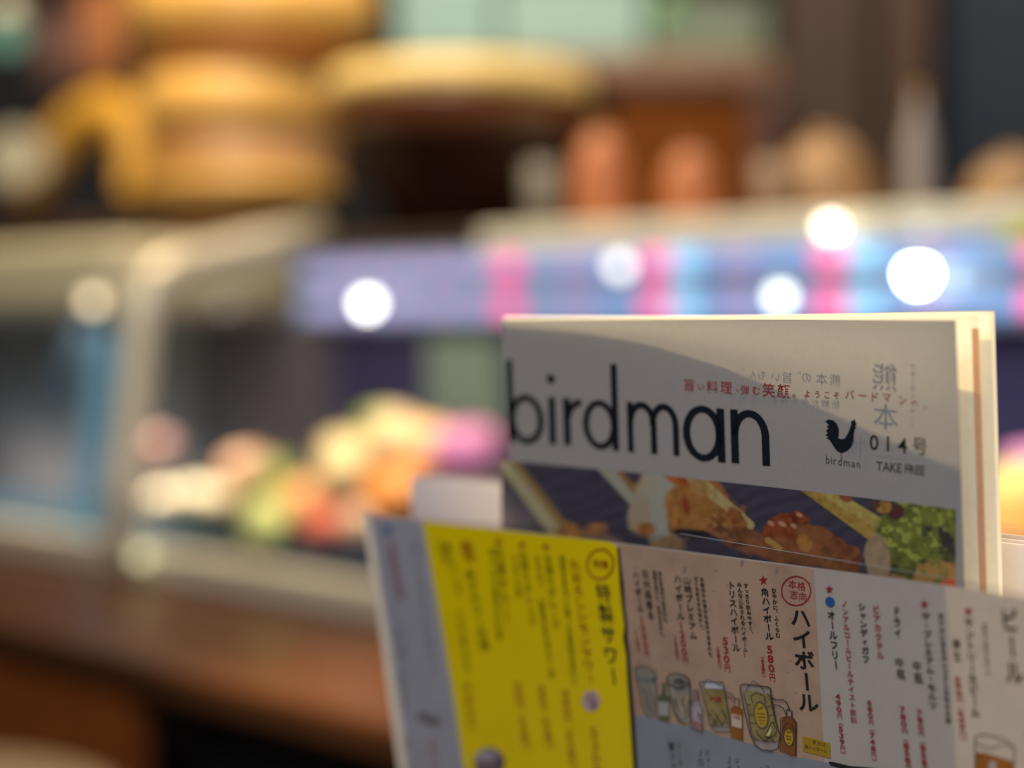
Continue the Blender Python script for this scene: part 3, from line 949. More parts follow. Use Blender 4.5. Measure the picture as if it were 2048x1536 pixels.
# left skewer
lay(seg(1012, 918, 1150, 1100, 36, 40), (128, 102, 58))
lay(seg(1006, 922, 1138, 1100, 24, 26, 8), (172, 158, 120))
lay(ell(1140, 1072, 30, 24, 0.5, 10, 12), (176, 126, 66), N2, 0.8, (130, 80, 40))
lay(ell(1188, 1062, 26, 14, -0.3, 8, 10), (168, 112, 66), N3, 0.6)
lay(ell(1210, 1085, 40, 16, 0.2, 10, 8), (120, 96, 84), N3, 0.5)
# second skewer and white piece
lay(seg(1206, 930, 1282, 1010, 26, 30), (158, 152, 132))
lay(seg(1240, 945, 1276, 985, 10, 16), (142, 100, 62), N3, 0.5)
lay(ell(1335, 985, 62, 66, 0.3, 9, 22), (170, 140, 92), N2, 0.6, (146, 92, 44))
lay(ell(1318, 985, 40, 52, 0.25, 10, 20), (166, 160, 142), N2, 0.35, (176, 150, 110))
lay(ell(1282, 1030, 26, 42, 0.1, 8, 14), (160, 146, 122), N2, 0.4, (170, 120, 70))
lay(ell(1326, 1045, 30, 58, 0.0, 14, 14), (162, 158, 146), N2, 0.3, (170, 140, 100))
lay(ell(1292, 1058, 18, 14, 0, 8, 8), (166, 104, 52), N3, 0.6)
lay(ell(1335, 1092, 34, 20, 0, 8, 10), (156, 120, 86), N3, 0.5)
# grilled piece with third skewer
lay(ell(1398, 1010, 62, 66, 0.9, 9, 26), (164, 116, 60), N2, 0.7, (118, 66, 34))
lay(ell(1452, 1040, 58, 40, 0.75, 9, 20), (158, 108, 56), N2, 0.8, (106, 60, 32))
lay(ell(1362, 952, 34, 20, 0.3, 8, 12), (166, 88, 44), N3, 0.7, (130, 56, 30))
lay(ell(1372, 1010, 7, 22, -0.2, 5, 6), (120, 50, 30))
lay(ell(1352, 1040, 14, 30, 0.2, 8, 8), (170, 112, 56), N3, 0.6)
lay(seg(1384, 950, 1500, 1050, 24, 18), (182, 160, 108), N3, 0.4, (140, 110, 60))
lay(ell(1400, 972, 24, 14, 0.6, 6, 10), (176, 132, 78), N3, 0.4)
lay(ell(1440, 1050, 28, 24, 0.8, 4, 10), (160, 108, 62), N3, 0.8, (104, 60, 36))
lay(ell(1474, 1040, 16, 34, -0.5, 4, 10), (136, 84, 46), N3, 0.8, (84, 46, 30))
lay(seg(1424, 1034, 1452, 1062, 3, 4), (58, 34, 28))
lay(ell(1385, 1067, 42, 9, 0.1, 4, 4), (26, 24, 28))
lay(ell(1490, 1080, 60, 24, 0.3, 8, 12), (126, 80, 54), N3, 0.8)
# dark glazed piece
lay(ell(1570, 1062, 44, 36, -0.2, 4, 14), (128, 64, 36), N2, 0.9, (78, 34, 24))
lay(ell(1596, 1042, 22, 20, 0, 4, 8), (124, 62, 36), N3, 0.9, (76, 32, 22))
for x_, y_ in ((1542, 1046), (1565, 1048), (1588, 1052), (1600, 1030), (1612, 1062)):
    lay(ell(x_, y_, 7, 4, 0.5, 4, 4), (186, 130, 100))
lay(ell(1660, 1100, 80, 34, 0.55, 5, 16), (122, 76, 46), N2, 0.9, (84, 46, 32))
lay(ell(1590, 1105, 90, 26, 0.15, 8, 12), (130, 80, 50), N2, 0.8)
lay(seg(1536, 1080, 1560, 1096, 12, 10), (170, 128, 66))
lay(ell(1608, 1085, 14, 18, -0.6, 5, 6), (168, 112, 58), N3, 0.5)
# fourth skewer and herbs
lay(seg(1606, 965, 1745, 1066, 30, 30), (168, 138, 66), N3, 0.5, (120, 84, 40))
lay(seg(1650, 980, 1772, 1056, 22, 24), (184, 162, 92), N3, 0.45, (150, 112, 54))
lay(ell(1692, 996, 14, 8, 0.5, 5, 6), (120, 70, 44))
lay(ell(1845, 1085, 98, 96, 0, 5, 30), (112, 112, 48), N2, 1.0, (50, 56, 30))
lay(ell(1835, 1060, 80, 60, 0, 6, 40) * np.clip((N3 - 0.5) * 8, 0, 1), (152, 156, 72))
lay(ell(1880, 1090, 50, 80, 0, 6, 40) * np.clip((N2 - 0.55) * 9, 0, 1), (44, 42, 40))
lay(ell(1792, 1024, 18, 17, 0, 4, 6), (62, 38, 36))
lay(ell(1768, 1014, 16, 14, 0, 5, 6), (166, 124, 62), N3, 0.6)
lay(ell(1752, 1010, 10, 8, 0, 4, 6), (72, 48, 38))
lay(ell(1756, 1120, 26, 54, -0.12, 6, 8), (160, 134, 104), N3, 0.3)
lay(ell(1785, 1175, 60, 26, 0.2, 8, 12), (164, 128, 98), N3, 0.4)
lay(ell(1880, 1165, 60, 46, 0, 8, 24) * np.clip((N2 - 0.35) * 6, 0, 1), (162, 126, 70))
lay(ell(1902, 1172, 22, 16, -0.3, 6, 8), (196, 84, 48))
gain = 1.75
lum = img @ np.array([0.2126, 0.7152, 0.0722])
img = img * (0.413 * np.maximum(lum, 1e-4) ** (0.75 - 1.0))[..., None]
alb = np.clip(img * gain, 0.005, 0.85)
fs = []
idx = np.arange(NX * NY).reshape(NY, NX)
q = np.stack([idx[:-1, :-1], idx[1:, :-1], idx[1:, 1:], idx[:-1, 1:]], -1).reshape(-1, 4)
pvs = [MAG.px(x, y, L_INK) for x, y in zip(X.ravel(), Y_.ravel())]
ph = mesh('cover_photo', pvs, q.tolist(), paper('cover_photo_print', (1, 1, 1), 0.12, attr=True, gloss=0.03), mag)
at = ph.data.color_attributes.new('print', 'FLOAT_COLOR', 'POINT')
at.data.foreach_set('color', np.concatenate([alb.reshape(-1, 3), np.ones((NX * NY, 1))], 1).astype(np.float32).ravel())

# rounded title letters, drawn as rings and bars
title = Ink(MAG, L_INK * 2)


def letter(x0, x1, yt, yb, slope=0.08, lean=0.03):
    """returns a map from letter units (x 0..1 over the width, y 0 base .. 1 x-height) to pixels"""
    xm = (x0 + x1) / 2

    def f(a, b):
        x = x0 + (x1 - x0) * a
        y = yb + (yt - yb) * b + (x - xm) * slope
        return (x + (y - yb) * lean, y)
    return f


def ring(f, cx, cy, rx, ry, tx, ty, a0=0, a1=360, n=48):
    A, B = [], []
    for i in range(n + 1):
        a = math.radians(a0 + (a1 - a0) * i / n)
        A.append(f(cx + rx * math.cos(a), cy + ry * math.sin(a)))
        B.append(f(cx + (rx - tx) * math.cos(a), cy + (ry - ty) * math.sin(a)))
    title.quadstrip(A, B)


def bar(f, xa, xb, ya, yb):
    title.quadstrip([f(xa, ya), f(xa, yb)], [f(xb, ya), f(xb, yb)])


f = letter(1017, 1090, 789, 888); tx = 15 / 74
bar(f, 0, 0.17, 0.0, 1.68); ring(f, 0.52, 0.5, 0.48, 0.5, 0.17, 0.125)
f = letter(1098, 1115, 794, 889)
bar(f, 0.1, 0.9, 0, 1.0); ring(f, 0.5, 1.38, 0.5, 0.095, 0.5, 0.095)
f = letter(1129, 1168, 797, 891)
bar(f, 0, 0.36, 0, 1.0); ring(f, 0.98, 0.48, 0.98, 0.52, 0.36, 0.135, 92, 165, 20)
f = letter(1168, 1239, 800, 899)
ring(f, 0.48, 0.5, 0.48, 0.5, 0.175, 0.125); bar(f, 0.82, 1.0, 0.0, 1.75)
f = letter(1257, 1360, 807, 908)
bar(f, 0, 0.115, 0, 1.0)
for c_ in (0.285, 0.715):
    ring(f, c_, 0.57, 0.285, 0.45, 0.12, 0.135, 0, 180, 32)
    bar(f, c_ + 0.165, c_ + 0.285, 0, 0.57)
f = letter(1368, 1452, 812, 922)
ring(f, 0.48, 0.5, 0.48, 0.51, 0.18, 0.13); bar(f, 0.815, 1.0, 0.0, 0.98)
f = letter(1464, 1541, 821, 929)
bar(f, 0, 0.20, 0, 1.0); ring(f, 0.5, 0.52, 0.5, 0.49, 0.20, 0.135, 0, 180, 36); bar(f, 0.80, 1.0, 0, 0.53)
title.build('title_lettering', m_ink, mag)

# tagline
tg = Ink(MAG, L_INK * 2)
K5 = 3.793
def z5(x, y): return (1360 + x / K5, 720 + y / K5)
txt = '旨い料理、弾む笑顔。ようこそバードマンへ。'
cen = [(72, 190, 92), (160, 205, 60), (248, 205, 92), (352, 210, 92), (455, 215, 60), (495, 228, 70), (580, 232, 66), (676, 230, 100), (788, 238, 100), (890, 250, 72),
       (968, 258, 58), (1045, 262, 56), (1118, 265, 56), (1190, 270, 56), (1290, 265, 74), (1390, 272, 76), (1475, 280, 76), (1570, 285, 74), (1690, 305, 72), (1785, 325, 62), (1880, 350, 56)]
for ch, (x, y, s_) in zip(txt, cen):
    p = z5(x, y)
    htext(tg, [(ch, 0.5, s_ * 1.12 / K5)], (p[0] - 10, p[1] - 1.0), (p[0] + 10, p[1] + 1.0), bold=0.018 if s_ > 80 else 0.008, asp=0.9)
tg.build('tagline_lettering', m_darkred, mag)

# rooster emblem
rp = [(1104, 466), (1130, 450), (1165, 456), (1192, 482), (1208, 525), (1208, 570), (1200, 590), (1225, 600), (1252, 594), (1275, 560), (1292, 515), (1302, 488), (1298, 470), (1305, 458), (1312, 464), (1318, 448), (1326, 458), (1333, 452), (1336, 472), (1342, 492), (1331, 498), (1338, 516), (1329, 524), (1322, 560), (1318, 612), (1306, 650), (1282, 680), (1252, 698), (1228, 706), (1200, 694), (1172, 662), (1152, 628), (1136, 604), (1112, 592), (1128, 582), (1106, 568), (1124, 556), (1110, 534), (1128, 522), (1116, 500), (1132, 494), (1122, 480)]
em = Ink(MAG, L_INK * 2); em.poly([z5(*p) for p in rp]); em.build('rooster_emblem', m_ink, mag)
lg = Ink(MAG, L_INK * 2); lg.line([z5(1224, 704), z5(1226, 745)], 1.2); lg.build('rooster_leg', m_darkred, mag)
# small texts
sm = Ink(MAG, L_INK * 2)
s1 = 'birdman'
htext(sm, [(c_, f_, 23) for c_, f_ in zip(s1, prop(s1))], z5(1104, 750), z5(1376, 790), asp=0.80)
sm.build('small_name_lettering', m_grey, mag)
nn_ = Ink(MAG, L_INK * 2)
for ch, x, y, s_ in (('0', 1475, 622, 44), ('1', 1580, 632, 44), ('4', 1690, 645, 44), ('号', 1822, 655, 37)):
    p = z5(x, y)
    htext(nn_, [(ch, 0.5, s_)], (p[0] - 10, p[1] - 1), (p[0] + 10, p[1] + 1), bold=0.006, asp=0.90)
nn_.build('issue_number_lettering', m_ink2, mag)
tf_ = Ink(MAG, L_INK * 2)
s1 = 'TAKE FREE'
htext(tf_, [(c_, f_, 26) for c_, f_ in zip(s1, prop(s1))], z5(1490, 800), z5(1862, 838), bold=0.012, asp=0.80)
tf_.build('take_free_lettering', m_grey, mag)
rl = Ink(MAG, L_INK * 2)
rl.line([z5(1410, 600), z5(1410, 835)], 1.0); rl.line([z5(1440, 715), z5(1800, 765)], 0.8)
rl.build('thin_rule', mat('pale_grey_ink', (0.30, 0.29, 0.29), 0.6), mag)

# reverse side print of the cover, showing through mirrored
m_back = paper('reverse_ink', (0.06, 0.055, 0.05), 0.15, scale=300)
bk = Ink(MAG, -L_INK)
s1 = '熊本の“旨いもん”'
cs = [(1175, 150, 92), (1075, 140, 92), (960, 128, 84), (886, 100, 60), (812, 130, 84), (725, 122, 78), (620, 110, 74), (548, 104, 70), (462, 76, 60)]
for ch, (x, y, s_) in zip(s1, cs):
    p = z5(x, y)
    htext(bk, [(ch, 0.5, s_ * 1.1 / K5)], (p[0] - 10, p[1] - 1.0), (p[0] + 10, p[1] + 1.0), asp=0.9, mirror=True)
s1 = '新鮮だから味わえる旨さ'
for i, ch in enumerate(s1):
    p = z5(1180 - 78 * i, 335 - i * 6)
    htext(bk, [(ch, 0.5, 20)], (p[0] - 10, p[1] - 1.0), (p[0] + 10, p[1] + 1.0), asp=0.9, mirror=True)
for ch, x, y, s_ in (('熊', 1552, 130, 205), ('本', 1560, 430, 200), ('物', 1330, 660, 150)):
    p = z5(x, y)
    htext(bk, [(ch, 0.5, s_ * 1.1 / K5)], (p[0] - 10, p[1] - 1.0), (p[0] + 10, p[1] + 1.0), asp=0.92, mirror=True)
for i, ch in enumerate('阿蘇の恵みを味わう'):
    p = z5(1765, 45 + 56 * i)
    htext(bk, [(ch, 0.5, 11)], (p[0] - 10, p[1] - 1.0), (p[0] + 10, p[1] + 1.0), asp=0.9, mirror=True)
bk.build('reverse_lettering', m_back, mag)

# -------------------------------------------------- leaflets standing behind the magazine
BACK = MAG.off(-0.040)
for i, (dx, dy, d, lb) in enumerate([(0, 0, 0.0, 'white laminated menu behind the magazine, nearest of three'),
                                     (14, -8, -0.006, 'white laminated menu behind the magazine, second of three'),
                                     (40, -16, -0.013, 'white laminated menu behind the magazine, farthest of three')]):
    sh = BACK.off(d)
    a = sh.px(820 + dx, 955 + dy * 0.5); zz = a.z
    b0 = sh.px(2300, 1120); b = V((b0.x, b0.y, zz))
    bl = down_to(sh, a, TABLE_Z + 0.0005)
    t = thing('laminated_menu', bl, lb, 'menu', 'white menus behind the magazine')
    vs = [a, b, down_to(sh, b, TABLE_Z + 0.0005), bl]
    o = mesh('menu_sheet', vs, [(0, 1, 2, 3)], paper('white_card', (0.86, 0.82, 0.84), 0.52, scale=200, gloss=0.04), t)
    sd = o.modifiers.new('thick', 'SOLIDIFY'); sd.thickness = 0.0006; sd.offset = 0
    o2 = mesh('clear_margin', [a, b, b - sh.v * 0.004, a - sh.v * 0.004], [(0, 1, 2, 3)], clear('laminate', (0.93, 0.92, 0.92), 0.10, 0.2), t)

# -------------------------------------------------- the drinks menu in front
menu = thing('drinks_menu', down_to(MENU, MENU.px(1450, 1120), TABLE_Z), 'laminated drinks menu with yellow and kraft panels standing before the magazine', 'menu')
PT = [(738, 1027), (845, 1040), (1000, 1058), (1235, 1085), (1450, 1112), (1690, 1143), (1905, 1172), (2120, 1211)]
BL = (812, 1536); 


def menu_sheet(name, top, lean_l, m, lift, zb):
    ts = [MENU.px(x, y, lift) for x, y in top]
    bs = []
    n = len(ts)
    ldir = (MENU.px(*lean_l) - MENU.px(*top[0])).normalized()
    for i, p in enumerate(ts):
        f_ = i / (n - 1)
        d = ldir.lerp(MENU.v, min(1, f_ * 1.5)).normalized()
        bs.append(p + d * ((p.z - zb) / -d.z))
    vs = ts + bs
    return mesh(name, vs, [(i, n + i, n + i + 1, i + 1) for i in range(n - 1)], m, menu)


menu_sheet('menu_sheet', PT, (812, 1536), m_menu, 0.0, TABLE_Z + 0.002)
LM = [(724, 1022)] + [(x, y - (5 + 24 * min(1, max(0, (x - 850) / 400))) + (14 * min(1, max(0, (x - 1500) / 400)))) for x, y in PT[1:]]
m_lam = clear('laminate_front', (0.90, 0.89, 0.89), 0.07, 0.25)
menu_sheet('laminate_film', LM, (798, 1536), m_lam, 0.0006, TABLE_Z + 0.001)
ed = Ink(MENU, 0.0008)
ed.line([(1362, 1066)] + [(x, y) for x, y in LM[5:]], 1.1)
ed.build('film_edge', mat('film_edge_white', (0.40, 0.37, 0.35), 0.3), menu)
wl_ = Ink(MENU, 0.0003)
wl_.quadstrip([(725, 1024), (760, 1256), (798, 1536), (812, 1640)], [(738, 1026), (778, 1256), (822, 1536), (836, 1640)])
wl_.build('white_border', paper('border_white', (0.80, 0.77, 0.74), 0.3, scale=200), menu)

LZ = 0.00015
# coloured panels
m_yel = paper('yellow_panel_print', (1.0, 0.73, 0.001), 0.02, scale=40, gloss=0.03, grain=0.05)
yp = [(845, 1042), (1000, 1060), (1215, 1083), (1232, 1088), (1237, 1110), (1243, 1160), (1250, 1230), (1254, 1262), (1249, 1270), (1256, 1330), (1262, 1400), (1270, 1536), (1276, 1640), (945, 1640), (928, 1536), (905, 1380), (880, 1235)]
poly('yellow_panel', MENU, yp, m_yel, menu, LZ)
m_kraft = paper('kraft_panel_print', (0.60, 0.39, 0.26), 0.08, blotch=(0.48, 0.30, 0.20), scale=34, gloss=0.02)
kp = [(1236, 1088), (1450, 1115), (1628, 1138), (1634, 1250), (1642, 1400), (1650, 1536), (1655, 1640), (1276, 1640), (1270, 1536), (1250, 1240)]
poly('kraft_panel', MENU, kp, m_kraft, menu, LZ)
m_blu = paper('blue_grey_panel_print', (0.33, 0.345, 0.385), 0.12, blotch=(0.29, 0.30, 0.335), scale=60, gloss=0.02)
bp = [(1268, 1432), (1290, 1430), (1330, 1440), (1372, 1452), (1400, 1452), (1440, 1472), (1480, 1480), (1530, 1496), (1580, 1512), (1620, 1517), (1660, 1526), (1720, 1534), (1760, 1545), (1770, 1640), (1277, 1640)]
poly('blue_grey_panel', MENU, bp, m_blu, menu, LZ * 2)
# kraft specks
sk = Ink(MENU, LZ * 2)
for i in range(46):
    x = random.uniform(1245, 1630); y = random.uniform(1095 + (x - 1236) * 0.13 + 8, 1430)
    sk.ellipse(x, y, random.uniform(0.8, 3.2), random.uniform(0.7, 2.2), random.uniform(0, 3), n=8)
for x, y in ((1485, 1126), (1555, 1140), (1370, 1140)):
    sk.ellipse(x, y, 3, 7, 0.2, n=10)
sk.build('kraft_specks', paper('kraft_speck_print', (0.36, 0.27, 0.23), 0.1), menu)
# brushed black divider
dv_ = Ink(MENU, LZ * 3)
pts = [(1238, 1095), (1241, 1130), (1245, 1170), (1248, 1210), (1253, 1250), (1252, 1275), (1257, 1310), (1260, 1360), (1265, 1420), (1270, 1500), (1274, 1560)]
wds = [5, 5, 8, 6, 6, 9, 7, 8, 9, 9, 9]
A = [(x - w_ / 2, y) for (x, y), w_ in zip(pts, wds)]; B = [(x + w_ / 2, y) for (x, y), w_ in zip(pts, wds)]
dv_.quadstrip(A, B)
dv_.build('brush_divider', m_ink, menu)


def column(name, text, top, bot, wpx, m=None, bold=0.004, fill=0.96, lift=3):
    k = Ink(MENU, LZ * lift); vtext(k, text, top, bot, wpx, bold, fill)
    return k.build(name, m or m_ink2, menu)


def many(name, rows, m, bold=0.004):
    k = Ink(MENU, LZ * 3)
    for text, top, bot, wpx in rows: vtext(k, text, top, bot, wpx, bold)
    return k.build(name, m, menu)


# --- kraft panel texts
column('heading_lettering', 'ハイボール', (1602, 1235), (1618, 1405), 42, m_ink, 0.022)
many('item_lettering', [('角ハイボール', (1531, 1184), (1540, 1272), 17), ('トリスハイボール', (1464, 1170), (1474, 1295), 16),
                        ('山崎プレミアム', (1375, 1160), (1388, 1270), 16), ('ハイボール', (1357, 1158), (1363, 1232), 16),
                        ('白州森香る', (1292, 1148), (1303, 1230), 15), ('ハイボール', (1274, 1150), (1282, 1217), 14)], m_ink2, 0.022)
many('small_lettering', [('爽やかに、ふくらむ', (1549, 1181), (1557, 1270), 10),
                         ('すっきり飲みやすく、', (1493, 1171), (1504, 1268), 10), ('みんなに愛されるハイボール！', (1480, 1169), (1493, 1310), 10),
                         ('京都郊外の豊かな自然で育まれた、', (1405, 1159), (1423, 1318), 9), ('甘くなめらかな味わい。', (1393, 1157), (1405, 1260), 9),
                         ('森の蒸溜所で育まれた、', (1321, 1147), (1333, 1248), 9), ('若葉の香りと、爽快な味わい。', (1310, 1145), (1326, 1275), 9)], m_ink2, 0.022)
many('price_lettering', [('580円', (1541, 1298), (1546, 1354), 13), ('（638円）', (1526, 1312), (1529, 1354), 8),
                         ('530円', (1452, 1281), (1456, 1335), 13), ('（583円）', (1437, 1293), (1441, 1337), 8),
                         ('1200円', (1364, 1251), (1372, 1320), 12), ('（1320円）', (1351, 1268), (1357, 1321), 8),
                         ('1000円', (1285, 1238), (1295, 1306), 11), ('（1100円）', (1272, 1258), (1280, 1304), 8)], m_redink, 0.020)
st = Ink(MENU, LZ * 3)


def star(ink, x, y, r, rot=-0.1):
    P = []
    for i in range(10):
        a = -math.pi / 2 + rot + i * math.pi / 5
        rr = r if i % 2 == 0 else r * 0.42
        P.append((x + rr * 0.88 * math.cos(a), y + rr * math.sin(a)))
    ink.poly(P)


for x, y, r in ((1528, 1160, 10.5), (1660, 1178, 9.5), (1850, 1208, 10.5), (1938, 1222, 11)):
    k = Ink(MENU, LZ * 3); star(k, x, y, r); k.build('red_star', m_redink, menu)
k = Ink(MENU, LZ * 3); k.ellipse(1593.5, 1181, 29, 29, 0.35, 2.4, 48)
k.build('oval_stamp', m_redink, menu)
k = Ink(MENU, LZ * 3)
for ch, x, y in (('格', 1604, 1172), ('向', 1607, 1193), ('本', 1586, 1168), ('志', 1589, 1189)):
    htext(k, [(ch, 0.5, 19)], (x - 10, y - 1.3), (x + 10, y + 1.3), bold=0.006, asp=0.9)
k.build('stamp_lettering', m_redink, menu)
k = Ink(MENU, LZ * 3); k.ellipse(1661.5, 1203, 9, 10.5, -0.5, None, 28)
k.build('blue_dot', mat('blue_ink', (0.012, 0.10, 0.32), 0.6), menu)
# --- beer column texts on the plain part
column('heading_lettering', 'ビール', (2020, 1240), (2030, 1345), 38, m_ink2, 0.02)
many('item_lettering', [('オールフリー', (1664, 1230), (1673, 1329), 17), ('シャンディガフ', (1725, 1213), (1733, 1318), 16), ('ドライ', (1794, 1222), (1797, 1266), 15),
                        ('中瓶', (1800, 1325), (1803, 1348), 18), ('中瓶', (1835, 1332), (1838, 1356), 18),
                        ('ザ・プレミアム・モルツ', (1853, 1232), (1867, 1410), 18), ('サントリー生ビール', (1939, 1245), (1952, 1425), 19),
                        ('樽生', (1914, 1288), (1916, 1312), 17)], m_ink2, 0.022)
many('small_lettering', [('華やかに香る深いコクと旨味の余韻', (1883, 1232), (1898, 1440), 11), ('澄みきった味わい生ビール', (1970, 1250), (1977, 1345), 10)], m_ink2, 0.024)
many('red_note_lettering', [('ノンアルコールビールテイスト飲料', (1690, 1207), (1709, 1440), 13), ('ビアカクテル', (1753, 1218), (1762, 1310), 15)], m_redink, 0.018)
many('price_lettering', [('490円（539円）', (1677, 1392), (1688, 1508), 11), ('680円（748円）', (1740, 1404), (1750, 1522), 11),
                         ('780円（858円）', (1806, 1418), (1820, 1548), 13), ('780円（858円）', (1840, 1424), (1853, 1552), 13),
                         ('590円（649円）', (1917, 1358), (1928, 1480), 15)], m_redink, 0.020)
# small yellow sticker
poly('yellow_sticker', MENU, [(1606, 1471), (1661, 1485), (1663, 1516), (1608, 1502)], paper('sticker_yellow', (0.50, 0.31, 0.02), 0.1), menu, LZ * 3)
k = Ink(MENU, LZ * 4)
for i, ch in enumerate('気分は'): htext(k, [(ch, 0.5, 9)], (1621 + i * 9, 1481 + i * 2.3), (1641 + i * 9, 1485.6 + i * 2.3), asp=0.9)
for i, ch in enumerate('角ハイボール'): htext(k, [(ch, 0.5, 8.5)], (1605 + i * 7.4, 1490 + i * 1.9), (1625 + i * 7.4, 1494.6 + i * 1.9), asp=0.9)
k.build('sticker_lettering', mat('brown_ink', (0.12, 0.05, 0.015), 0.6), menu)
k = Ink(MENU, LZ * 3)
k.quadstrip([(1658, 1522), (1672, 1524), (1700, 1531), (1740, 1534), (1790, 1541)], [(1662, 1530), (1676, 1534), (1705, 1541), (1740, 1544), (1790, 1549)])
k.build('brush_divider', m_ink, menu)
# blue panel texts (cut by the frame)
many('item_lettering', [('ＪＯＫＥＲ', (1401, 1505), (1410, 1580), 14), ('ＪＳＢ', (1459, 1519), (1463, 1560), 13), ('Ｊ．Ｗ．', (1522, 1536), (1525, 1570), 12), ('響ジャパン', (1344, 1492), (1352, 1570), 13)], m_ink2, 0.01)
many('small_lettering', [('ジョーカー', (1416, 1505), (1422, 1560), 9), ('ジェムソン', (1476, 1521), (1482, 1570), 9), ('ジョニー', (1536, 1535), (1540, 1575), 9), ('ハーモニー', (1359, 1492), (1366, 1560), 9)], m_ink2, 0.006)

# --- yellow panel texts
column('heading_lettering', '特製サワー', (1208, 1186), (1228, 1352), 30, m_ink2, 0.02)
m_orred = mat('orange_red_ink', (0.42, 0.09, 0.01), 0.6, spec=0.1)
m_olive = mat('olive_ink', (0.13, 0.10, 0.008), 0.6, spec=0.1)
column('red_note_lettering', '丸おろしレモンサワー', (1151, 1130), (1182, 1356), 22, m_orred, 0.014)
many('item_lettering', [('生搾りグレープ', (1098, 1120), (1112, 1250), 17), ('生搾りオレンジ', (1048, 1112), (1066, 1240), 17), ('生姜サワー', (1001, 1107), (1014, 1230), 16),
                        ('梅干サワー巨峰', (942, 1150), (970, 1290), 21), ('ぶどう', (884, 1088), (892, 1120), 20)], m_olive, 0.016)
many('small_lettering', [('果実をまるごと使った自家製の味わい', (1126, 1118), (1150, 1362), 13), ('国産果実の皮まで使うサワーの素', (1084, 1205), (1105, 1350), 13),
                         ('すっきりとした後味', (1030, 1115), (1040, 1190), 13), ('爽やかな酸味の定番', (986, 1105), (1000, 1270), 12), ('果汁たっぷり', (898, 1095), (920, 1185), 14),
                         ('さっぱり甘酸っぱい味', (920, 1225), (936, 1335), 14), ('ほろ苦い味わい', (1075, 1115), (1085, 1170), 11)], m_olive, 0.012)
many('price_lettering', [('480円（528円）', (1084, 1375), (1102, 1500), 18), ('480円（528円）', (1036, 1368), (1055, 1500), 18), ('480円（528円）', (1132, 1385), (1148, 1540), 18), ('530円', (1190, 1465), (1196, 1540), 18), ('480円', (935, 1372), (945, 1450), 16)], mat('orange_ink', (0.50, 0.20, 0.005), 0.6), 0.012)
k = Ink(MENU, LZ * 3); k.ellipse(1202, 1128, 26, 30, 0.2, 4.0, 40); k.build('round_stamp', m_orred, menu)
k = Ink(MENU, LZ * 3)
for ch, x, y in (('自', 1194, 1126), ('慢', 1210, 1129)):
    htext(k, [(ch, 0.5, 19)], (x - 10, y - 1.2), (x + 10, y + 1.2), bold=0.02, asp=0.9)
for x, y in ((1093, 1094), (1046, 1089), (998, 1083)): k.ellipse(x, y, 6, 6, 0, None, 14)
htext(k, [('新', 0.5, 28)], (926, 1093), (946, 1096), bold=0.03, asp=0.95)
htext(k, [('味', 0.5, 26)], (930, 1112), (950, 1115), bold=0.02, asp=0.95)
k.build('stamp_lettering', m_orred, menu)
k = Ink(MENU, LZ * 3); k.ellipse(1184, 1401, 18, 21, 0, None, 28); k.build('pink_seal', paper('pink_seal_print', (0.62, 0.42, 0.42), 0.1), menu)
k = Ink(MENU, LZ * 4)
for ch, x, y in (('人', 1183, 1393), ('気', 1189, 1410)): htext(k, [(ch, 0.5, 17)], (x - 10, y - 1), (x + 10, y + 1), bold=0.02, asp=0.9)
k.build('seal_lettering', mat('plum_ink', (0.22, 0.03, 0.10), 0.6), menu)
# picture of a plum at the bottom edge of the yellow panel
k = Ink(MENU, LZ * 3); k.ellipse(980, 1524, 31, 30, 0, None, 32); k.build('plum_print', paper('plum_print_skin', (0.21, 0.15, 0.17), 0.1, blotch=(0.06, 0.04, 0.05), scale=70), menu)
k = Ink(MENU, LZ * 4); k.ellipse(974, 1511, 22, 12, -0.1, None, 24); k.build('plum_print', paper('plum_print_bloom', (0.40, 0.34, 0.37), 0.1, scale=50), menu)

# --- grey strip at the far left
m_lav = paper('lavender_strip_print', (0.45, 0.45, 0.50), 0.15, blotch=(0.40, 0.39, 0.44), scale=20)
poly('lavender_strip', MENU, [(740, 1030), (845, 1042), (880, 1235), (905, 1380), (928, 1536), (945, 1640), (838, 1640), (822, 1536), (778, 1256)], m_lav, menu, LZ)
many('red_note_lettering', [('自家製果実酒', (784, 1090), (800, 1190), 18)], mat('pink_red_ink', (0.42, 0.10, 0.13), 0.6), 0.02)
many('small_lettering', [('甘くてまろやかな味わい', (832, 1095), (868, 1335), 16), ('梅酒', (800, 1265), (806, 1300), 16), ('果実の香り', (802, 1350), (812, 1420), 14)], mat('pale_violet_ink', (0.29, 0.27, 0.31), 0.6), 0.01)
k = Ink(MENU, LZ * 3); k.ellipse(777, 1060, 9, 12, 0, None, 16); k.build('blue_dot', mat('dull_blue_ink', (0.14, 0.19, 0.34), 0.6), menu)
k = Ink(MENU, LZ * 3); k.ellipse(858, 1438, 26, 9, 0.35, None, 20); k.build('dark_brush_mark', mat('grey_brush_ink', (0.16, 0.14, 0.14), 0.6), menu)
many('price_lettering', [('580円（638円）', (812, 1475), (822, 1570), 15), ('580円（638円）', (865, 1480), (875, 1580), 15)], mat('faint_red_ink', (0.40, 0.22, 0.22), 0.6), 0.012)

# --- drawings of glasses and bottles
KZ = 5.389
def zd(p): return (1260 + p[0] / KZ, 1320 + p[1] / KZ)


def P_(name, pts, m, lift=3): return poly(name, MENU, [zd(p) for p in pts], m, menu, LZ * lift)


def lines(name, ls, m, lift=5):
    k = Ink(MENU, LZ * lift)
    for pts, wd in ls: k.line([zd(p) for p in pts], wd)
    return k.build(name, m, menu)


